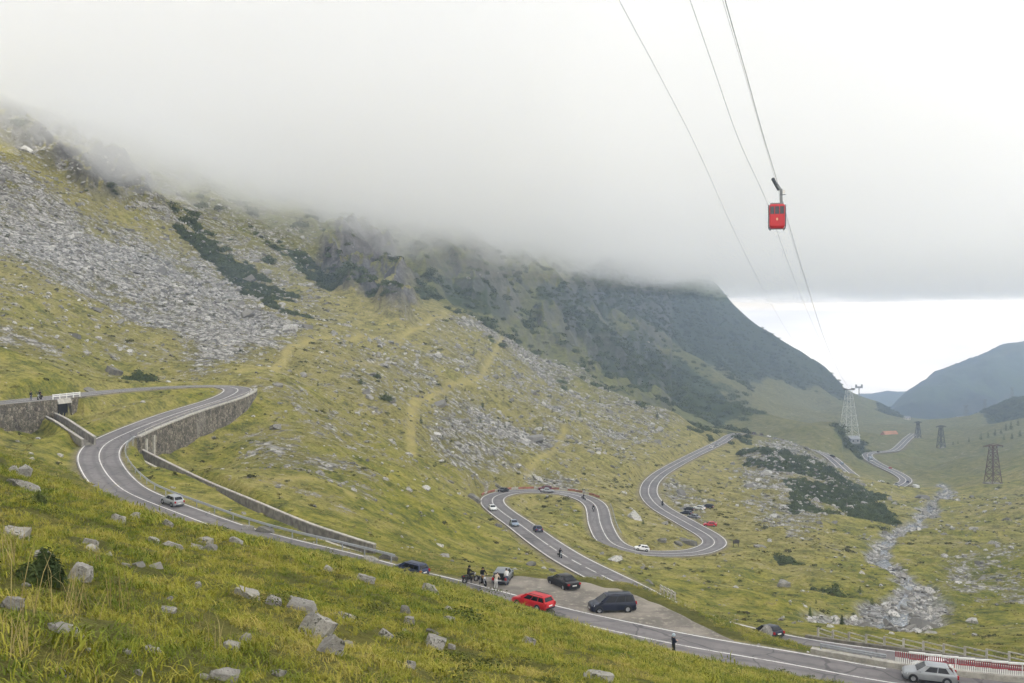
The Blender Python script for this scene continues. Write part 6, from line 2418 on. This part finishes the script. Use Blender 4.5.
for kd, m_, px, lab in (('estate', 'blue', 748, 'dark blue car first in the roadside row beyond the long straight'), ('hatch', 'black', 755, 'black car second in the roadside row beyond the straight'),
                        ('suv', 'white', 763, 'white car in the middle of the roadside row beyond the straight'), ('sedan', 'grey', 771, 'grey car in the roadside row right of the white one'),
                        ('hatch', 'deepred', 779, 'maroon car near the end of the roadside row beyond the straight'), ('estate', 'silver', 786, 'silver estate last in the roadside row beyond the straight')):
    far_car(kd, m_, on_path(R_LOW, px, 436 + (px - 748) * .16, 3.9, True), lab)
far_car('estate', 'black', on_path(R_MID, 830, 457, -2.0, False), 'dark car higher on the short bend behind the dwarf pines')
far_car('hatch', 'bluegrey', on_path(R_MID, 838, 465, -2.0, False), 'grey car lower on the short bend behind the dwarf pines')
far_car('hatch', 'red', on_path(R_FAR, 887, 469, 2.0, True), 'red car on the far switchback')
far_car('estate', 'silver', on_path(R_FAR, 899, 484.5, -2.0, False), 'silver car at the bottom bend of the far switchback')
far_car('hatch', 'blue', on_path(R_FAR, 904, 482, 2.0, True), 'blue car passing the silver one at the bottom bend of the far switchback')
far_car('estate', 'beige', H_P(908, 491, 60, 600), 'beige car parked on the grass next to the white camper')
far_car('sedan', 'white', H_P(881, 484, 10, 640), 'pale car parked left of the bottom bend of the far switchback')
far_car('suv', 'black', on_path(R_FAR, 876, 453, 2, True), 'dark car at the top of the far switchback')


def box_vehicle(name, l, rz, L_, W_, H_, body_m, cab_m, label, cat):
    root = empty(name, l, rz, label, cat)
    MB().box((-.6, 0, .55 + (H_ - .55) / 2), (L_ - 1.9, W_, H_ - .55)).build('box_body', body_m, root, bevel=.08)
    c0 = L_ / 2 - 1.55
    MB().add([(c0, -W_ * .48, .45), (c0, W_ * .48, .45), (c0 + 1.5, W_ * .46, .45), (c0 + 1.5, -W_ * .46, .45), (c0, -W_ * .46, H_ * .85), (c0, W_ * .46, H_ * .85), (c0 + .7, W_ * .43, H_ * .82), (c0 + .7, -W_ * .43, H_ * .82), (c0 + 1.5, W_ * .45, H_ * .45), (c0 + 1.5, -W_ * .45, H_ * .45)],
             [(3, 2, 1, 0), (4, 5, 6, 7), (7, 6, 8, 9), (9, 8, 2, 3), (0, 1, 5, 4), (0, 4, 7, 9, 3), (1, 2, 8, 6, 5)]).build('cab', cab_m, root)
    MB().add([(c0 + .74, -W_ * .40, H_ * .80), (c0 + .74, W_ * .40, H_ * .80), (c0 + 1.50, W_ * .42, H_ * .48), (c0 + 1.50, -W_ * .42, H_ * .48)], [(0, 3, 2, 1)]).build('windscreen', GLASS, root, loc=(.03, 0, .02))
    for sx in (L_ / 2 - .9, -L_ / 2 + 1.1):
        for sy in (1, -1):
            wh = disc_ring(.2, .42, min(sy * W_ * .35, sy * W_ * .5), max(sy * W_ * .35, sy * W_ * .5), 14).build('wheel', TYRE, root, loc=(sx, 0, .42))
            disc_ring(0, .22, sy * W_ * .5 - .02, sy * W_ * .5 + .01, 12).build('rim', RIM, wh)
    MB().box((-L_ / 2 + .33, 0, .62), (.1, W_ * .9, .18)).build('rear_bumper', TRIM, root)
    return root


l, rz, pt = on_path(R_FAR, 873, 461.5, -2.0, False)
box_vehicle('lorry', l, rz, 7.5, 2.4, 3.2, PT['bluegrey'], PT['white'], 'blue and white lorry coming down the far switchback', 'lorry')
box_vehicle('camper_van', on_ground(915.5, 490, 605), math.radians(100), 6.0, 2.2, 2.9, PT['white'], PT['white'], 'white camper van parked on the grass by the stream', 'camper van')
box_vehicle('delivery_van', on_ground(855, 447.5, 860), math.radians(150), 6.0, 2.2, 2.8, PT['white'], PT['white'], 'white van parked at the foot of the pale cableway tower', 'van')


def make_bike(loc, rz, tank_m, label, lean=0.0):
    root = empty('motorbike', loc, rz, label, 'motorbike')
    root.rotation_euler = (lean, 0, rz)
    for sx in (.72, -.72):
        wh = disc_ring(.21, .32, -.07, .07, 18).build('wheel', TYRE, root, loc=(sx, 0, .32))
        rm = disc_ring(.0, .05, -.06, .06, 10)
        for k in range(6):
            a = math.pi * k / 3
            rm.bar((.04 * math.cos(a), 0, .04 * math.sin(a)), (.22 * math.cos(a), 0, .22 * math.sin(a)), .012, 5)
        rm.build('rim', RIM, wh)
    fm = MB()
    fm.tube([Vector((.45, 0, .82)), Vector((.15, 0, .78)), Vector((-.55, 0, .76))], .035, 6)
    fm.tube([Vector((.45, 0, .82)), Vector((.25, 0, .38)), Vector((-.2, 0, .34)), Vector((-.72, 0, .32))], .035, 6)
    fm.build('frame', TRIM, root)
    fk = MB()
    for sy in (-.09, .09):
        fk.bar((.72, sy, .32), (.42, sy, .95), .03, 6)
    fk.build('front_fork', RIM, root)
    MB().tube([Vector((.30, -.38, 1.06)), Vector((.40, -.12, .99)), Vector((.40, .12, .99)), Vector((.30, .38, 1.06))], .02, 6).build('handlebar', TRIM, root)
    loft([rbox(.50, .26, .76, 0, 1, 1, .08)[0], rbox(.56, .32, .86, 0, 1, 1, .1)[0], rbox(.44, .24, .96, 0, 1, 1, .08)[0]]).build('fuel_tank', tank_m, root, smooth=True, loc=(.14, 0, 0))
    loft([rbox(.70, .26, .78, 0, 1, 1, .1)[0], rbox(.74, .30, .84, 0, 1, 1, .1)[0], rbox(.66, .22, .88, 0, 1, 1, .08)[0]]).build('seat', TRIM, root, smooth=True, loc=(-.42, 0, 0))
    loft([rbox(.40, .30, .28, 0, 1, 1, .06)[0], rbox(.46, .36, .46, 0, 1, 1, .06)[0], rbox(.36, .26, .66, 0, 1, 1, .06)[0]]).build('engine', TRIM, root)
    MB().bar((-.2, -.2, .34), (-.85, -.2, .48), .045, 8, .06).build('exhaust', RIM, root)
    MB().bar((.52, 0, .88), (.62, 0, .86), .09, 12, .10).build('headlight', LAMP, root)
    for sy in (-.30, .30):
        MB().box((-.66, sy, .62), (.42, .18, .34)).build('pannier', TRIM, root, bevel=.03)
    MB().box((-.86, 0, .76), (.06, .14, .07)).build('tail_light', TAIL, root)
    return root


PT['gold'] = paint('golden_tank_paint', (.42, .22, .03))
BK1 = make_bike(lay_spot(470.5, 582.5), math.radians(38), PT['black'], 'black motorbike parked with a rider in black at the lay-by edge')
BK2 = make_bike(lay_spot(483.3, 585), math.radians(-72), PT['gold'], 'golden motorbike parked end on beside the black one')
BIKES = []
for px, py, lane, fw, lab in ((588, 499, 1.2, True, 'motorbike with a dark rider leaving the second hairpin'), (601, 510.5, 1.2, True, 'motorbike with a dark rider going down between the hairpins'),
                              (567, 557.5, -1.4, False, 'motorbike with a rider on the straight beyond the black saloon'), (657.5, 506, 1.4, True, 'motorbike with a rider near the start of the upper straight')):
    l, rz, pt = on_path(R_LOW, px, py, lane, fw)
    b = copy_tree(BK1)
    b.location = l
    b.rotation_euler = (0, pt, rz)
    tag(b, lab, 'motorbike')
    BIKES.append((l, rz, px))
# two bikes standing on the bridge at the far left
l, rz, pt = on_path(R_MAIN, 32, 400, -1.6, True)
b = copy_tree(BK1)
b.location, b.rotation_euler = l, (0, 0, rz + .3)
tag(b, 'motorbike stopped on the bridge at the far left', 'motorbike')
BR = (l, rz)

# information board beside the third hairpin
c = on_ground(736, 550, 262)
root = empty('information_board', c, .4, 'small dark board on two posts in the grass outside the third hairpin', 'sign')
for sx in (-.8, .8):
    MB().bar((sx, 0, -.3), (sx, 0, 1.5), .06, 6).build('post', mat_bark, root)
MB().box((0, -.08, 1.35), (2.0, .08, .9)).build('panel', mat_simple('dark_board', (.05, .045, .04), .7, .3, .2, 2), root)
# ------------------------------------------------------------------ people
SKIN = mat_simple('skin', (.52, .33, .24), .6, .3, .08, 9, world=False)
HAIRM = mat_simple('dark_hair', (.04, .028, .02), .7, .3, .2, 12, world=False)
CL = {'navy': (.018, .022, .04), 'black': (.010, .010, .011), 'white': (.68, .67, .65), 'pink': (.62, .28, .30), 'jeans': (.05, .07, .12), 'paleblue': (.45, .52, .58), 'grey': (.16, .16, .17), 'beige': (.42, .34, .26), 'shoe': (.03, .028, .026)}
CLM = {k_: mat_simple('cloth_' + k_, v_, .85, .2, .15, 14, world=False) for k_, v_ in CL.items()}

POSES = {
    # joint: (x forward, y left, z up)
    'stand': dict(pel=(0, 0, .95), spi=(.01, 0, 1.15), che=(.0, 0, 1.36), nek=(.01, 0, 1.50), hea=(.03, 0, 1.62), crn=(.02, 0, 1.72),
                  lsh=(0, .19, 1.43), lel=(-.03, .26, 1.15), lwr=(.10, .24, .93), rsh=(0, -.19, 1.43), rel=(-.03, -.26, 1.15), rwr=(.12, -.22, .95),
                  lhp=(0, .10, .92), lkn=(.03, .11, .50), lan=(-.02, .12, .09), lto=(.14, .13, .04), rhp=(0, -.10, .92), rkn=(.02, -.11, .50), ran=(-.04, -.12, .09), rto=(.12, -.14, .04)),
    'phone': dict(lel=(.06, .30, 1.18), lwr=(.26, .10, 1.38), rel=(.06, -.30, 1.18), rwr=(.26, -.10, 1.38)),
    'hold': dict(lel=(.04, .25, 1.16), lwr=(.24, .12, 1.22), rel=(.04, -.25, 1.16), rwr=(.24, -.12, 1.22)),
    'bend': dict(pel=(-.12, 0, .90), spi=(.02, 0, 1.08), che=(.20, 0, 1.22), nek=(.31, 0, 1.31), hea=(.40, 0, 1.36), crn=(.47, 0, 1.42), lsh=(.20, .19, 1.27), rsh=(.20, -.19, 1.27),
                 lel=(.36, .24, 1.05), lwr=(.56, .16, .95), rel=(.36, -.24, 1.05), rwr=(.56, -.16, .95), lhp=(-.12, .10, .88), rhp=(-.12, -.10, .88), lkn=(-.04, .11, .48), rkn=(-.06, -.11, .48), lan=(-.10, .12, .09), ran=(-.12, -.12, .09), lto=(.06, .13, .04), rto=(.04, -.13, .04)),
    'ride': dict(pel=(-.30, 0, .96), spi=(-.24, 0, 1.14), che=(-.14, 0, 1.34), nek=(-.08, 0, 1.47), hea=(-.03, 0, 1.58), crn=(-.03, 0, 1.69), lsh=(-.13, .19, 1.41), rsh=(-.13, -.19, 1.41),
                 lel=(.05, .30, 1.17), lwr=(.27, .36, 1.10), rel=(.05, -.30, 1.17), rwr=(.27, -.36, 1.10), lhp=(-.28, .12, .93), rhp=(-.28, -.12, .93), lkn=(.12, .26, .70), rkn=(.12, -.26, .70), lan=(-.08, .24, .36), ran=(-.08, -.24, .36), lto=(.08, .26, .31), rto=(.08, -.26, .31)),
    'astride': dict(pel=(-.28, 0, .97), spi=(-.25, 0, 1.15), che=(-.20, 0, 1.36), nek=(-.17, 0, 1.50), hea=(-.13, 0, 1.61), crn=(-.13, 0, 1.72), lsh=(-.19, .19, 1.43), rsh=(-.19, -.19, 1.43),
                    lel=(-.02, .30, 1.20), lwr=(.24, .34, 1.12), rel=(-.02, -.30, 1.20), rwr=(.24, -.34, 1.12), lhp=(-.27, .13, .94), rhp=(-.27, -.13, .94), lkn=(-.10, .30, .52), rkn=(-.10, -.30, .52), lan=(-.20, .36, .09), ran=(-.20, -.36, .09), lto=(-.04, .40, .04), rto=(-.04, -.40, .04)),
}
RAD = dict(pel=.145, spi=.13, che=.155, nek=.058, hea=.098, crn=.07, lsh=.075, lel=.052, lwr=.034, lhp=.10, lkn=.066, lan=.043, lto=.038)
BONES = [('pel', 'spi', 'top'), ('spi', 'che', 'top'), ('che', 'nek', 'top'), ('nek', 'hea', 'skin'), ('hea', 'crn', 'skin')]
for s_ in 'lr':
    BONES += [('che', s_ + 'sh', 'top'), (s_ + 'sh', s_ + 'el', 'top'), (s_ + 'el', s_ + 'wr', 'arm'), ('pel', s_ + 'hp', 'leg'), (s_ + 'hp', s_ + 'kn', 'leg'), (s_ + 'kn', s_ + 'an', 'leg'), (s_ + 'an', s_ + 'to', 'shoe')]


def person(loc, rz, pose, top, leg, label, hat=None, group=None, scale=1.0, bare_arms=False, lean=0.0):
    J = dict(POSES['stand'])
    J.update(POSES[pose])
    names = list(J)
    vs = [Vector(J[n_]) for n_ in names]
    rad = [RAD.get(n_, RAD.get('l' + n_[1:], .05)) for n_ in names]
    ed = [(names.index(a), names.index(b)) for a, b, _ in BONES]
    kinds = [k_ for *_, k_ in BONES]
    # nose and five fingers on each hand
    hd = vs[names.index('hea')]
    up = (vs[names.index('crn')] - hd).normalized()
    fw = Vector((0, 1, 0)).cross(up)
    vs.append(hd + fw * .115 + up * .0)
    rad.append(.018)
    ed.append((names.index('hea'), len(vs) - 1))
    kinds.append('skin')
    for s_, sg in (('l', 1), ('r', -1)):
        wr, el = vs[names.index(s_ + 'wr')], vs[names.index(s_ + 'el')]
        dr = (wr - el).normalized()
        sd = dr.cross(Vector((0, 0, 1))).normalized() if abs(dr.z) < .95 else Vector((1, 0, 0))
        dn = dr.cross(sd)
        pm = len(vs)
        vs.append(wr + dr * .075)
        rad.append(.032)
        ed.append((names.index(s_ + 'wr'), pm))
        kinds.append('skin')
        for k in range(4):
            b_ = wr + dr * .095 + sd * (.024 * (k - 1.5))
            ln = (.055, .068, .072, .062)[k]
            i0_ = len(vs)
            vs += [b_ + dr * ln * .5, b_ + dr * ln * .85 + dn * .025]
            rad += [.011, .009]
            ed += [(pm, i0_), (i0_, i0_ + 1)]
            kinds += ['skin', 'skin']
        i0_ = len(vs)
        vs += [wr + dr * .06 - sd * .045 * sg, wr + dr * .10 - sd * .055 * sg]
        rad += [.013, .010]
        ed += [(pm, i0_), (i0_, i0_ + 1)]
        kinds += ['skin', 'skin']
    me = bpy.data.meshes.new('figure')
    me.from_pydata([tuple(v_) for v_ in vs], ed, [])
    o = bpy.data.objects.new('figure', me)
    COL.objects.link(o)
    m = o.modifiers.new('skin', 'SKIN')
    m.use_smooth_shade = True
    for k, sv in enumerate(me.skin_vertices[0].data):
        sv.radius = (rad[k], rad[k])
        sv.use_root = k == names.index('pel')
    o.modifiers.new('sub', 'SUBSURF').levels = 1
    dg = bpy.context.evaluated_depsgraph_get()
    dg.update()
    out = bpy.data.meshes.new_from_object(o.evaluated_get(dg))
    bpy.data.objects.remove(o)
    bpy.data.meshes.remove(me)
    out.name = 'person'
    mats = {'skin': SKIN, 'top': CLM[top], 'leg': CLM[leg], 'shoe': CLM['shoe'], 'arm': SKIN if bare_arms else CLM[top]}
    order = list(mats)
    out.materials.clear()
    for k_ in order:
        out.materials.append(mats[k_])
    segs = [(vs[a], vs[b]) for a, b in ed]
    for p_ in out.polygons:
        c_ = Vector(p_.center)
        best, bk = 9e9, 'top'
        for (a, b), kd_ in zip(segs, kinds):
            ab = b - a
            t_ = max(0, min(1, (c_ - a).dot(ab) / (ab.length_squared + 1e-9)))
            d_ = (c_ - a - ab * t_).length
            if d_ < best:
                best, bk = d_, kd_
        p_.material_index = order.index(bk)
    out.polygons.foreach_set('use_smooth', np.ones(len(out.polygons), bool))
    b = bpy.data.objects.new('person', out)
    COL.objects.link(b)
    b.location = loc
    b.rotation_euler = (lean, 0, rz)
    b.scale = (scale,) * 3
    tag(b, label, 'person', group)
    # hair, hood or helmet
    cv, cf = [], []
    n, mrows = 14, 7
    R_ = Matrix((fw, Vector((0, 1, 0)), up)).transposed()
    ctr = hd + up * .035
    for i in range(mrows + 1):
        th = (math.pi * (.50 if hat is None else .66)) * i / mrows
        for k in range(n):
            a = 2 * math.pi * k / n
            back = 1.0 + (.0 if math.cos(a) > 0 else .10)
            cut = th if math.cos(a) < .35 else th * (.72 if hat is None else .62)
            r_ = .118 if hat is None else .138
            cv.append(ctr + R_ @ Vector((r_ * math.sin(cut) * math.cos(a) * back, r_ * .92 * math.sin(cut) * math.sin(a), r_ * 1.12 * math.cos(cut))))
    for i in range(mrows):
        for k in range(n):
            cf.append((i * n + k, i * n + (k + 1) % n, (i + 1) * n + (k + 1) % n, (i + 1) * n + k))
    hm = MB().add(cv, cf).build({'helmet': 'helmet', 'hood': 'hood', None: 'hair'}[hat[0] if hat else None], CLM[hat[1]] if hat else HAIRM, b, smooth=True)
    so = hm.modifiers.new('thickness', 'SOLIDIFY')
    so.thickness = .02
    so.offset = 0
    # eyes and mouth
    for sy in (.034, -.034):
        MB().bar(hd + fw * .088 + Vector((0, sy, 0)) + up * .02, hd + fw * .099 + Vector((0, sy, 0)) + up * .02, .011, 8).build('eye', TRIM, b)
    MB().box(hd + fw * .092 - up * .045, (.012, .045, .012)).build('mouth', CLM['pink'], b)
    return b


s_ = on_path(R_MAIN, 689, 651, -2.95, True)
person(s_[0], math.radians(25), 'hold', 'navy', 'black', 'person in a dark jacket and pale hood standing at the near road edge', ('hood', 'paleblue'), scale=1.04)
def seat_on(bike_loc, bike_rz, pose, top, leg, label, hat, lean=0.0):
    return person(bike_loc, bike_rz, pose, top, leg, label, hat, lean=lean)


seat_on(BK1.location, BK1.rotation_euler.z, 'astride', 'black', 'black', 'person in black sitting astride the parked black motorbike', ('helmet', 'black'))
seat_on(BK2.location, BK2.rotation_euler.z, 'astride', 'black', 'grey', 'person in dark clothes astride the golden motorbike', ('helmet', 'black'))
person(lay_spot(496.2, 588.5), math.radians(70), 'bend', 'beige', 'white', 'person in pale trousers leaning into the open tailgate of the grey estate', scale=1.0)
person(lay_spot(506.5, 585.8), math.radians(120), 'stand', 'white', 'jeans', 'person in a white top standing at the right corner of the grey estate', scale=1.0)
for (l, rz, px), lab in zip(BIKES, ('rider in black on the motorbike leaving the second hairpin', 'rider in black on the motorbike between the hairpins', 'rider in dark clothes on the motorbike beyond the black saloon', 'rider in dark clothes on the motorbike near the upper straight')):
    person(l, rz, 'ride', 'black', 'black', lab, ('helmet', 'black'))
l, rz = BR
t_ = Vector((math.cos(rz), math.sin(rz), 0))
person(l, rz + .3, 'astride', 'black', 'black', 'person in black on the motorbike stopped on the bridge', ('helmet', 'black'))
q_ = l + t_ * 1.9 + Vector((-t_.y, t_.x, 0)) * -.4
person((q_.x, q_.y, l.z), rz + 1.2, 'stand', 'black', 'jeans', 'person standing on the bridge beside the stopped motorbike')
c_ = on_ground(716.5, 523, 296)
person(c_, 2.5, 'stand', 'pink', 'jeans', 'person in a pink top standing behind the red hatchback')
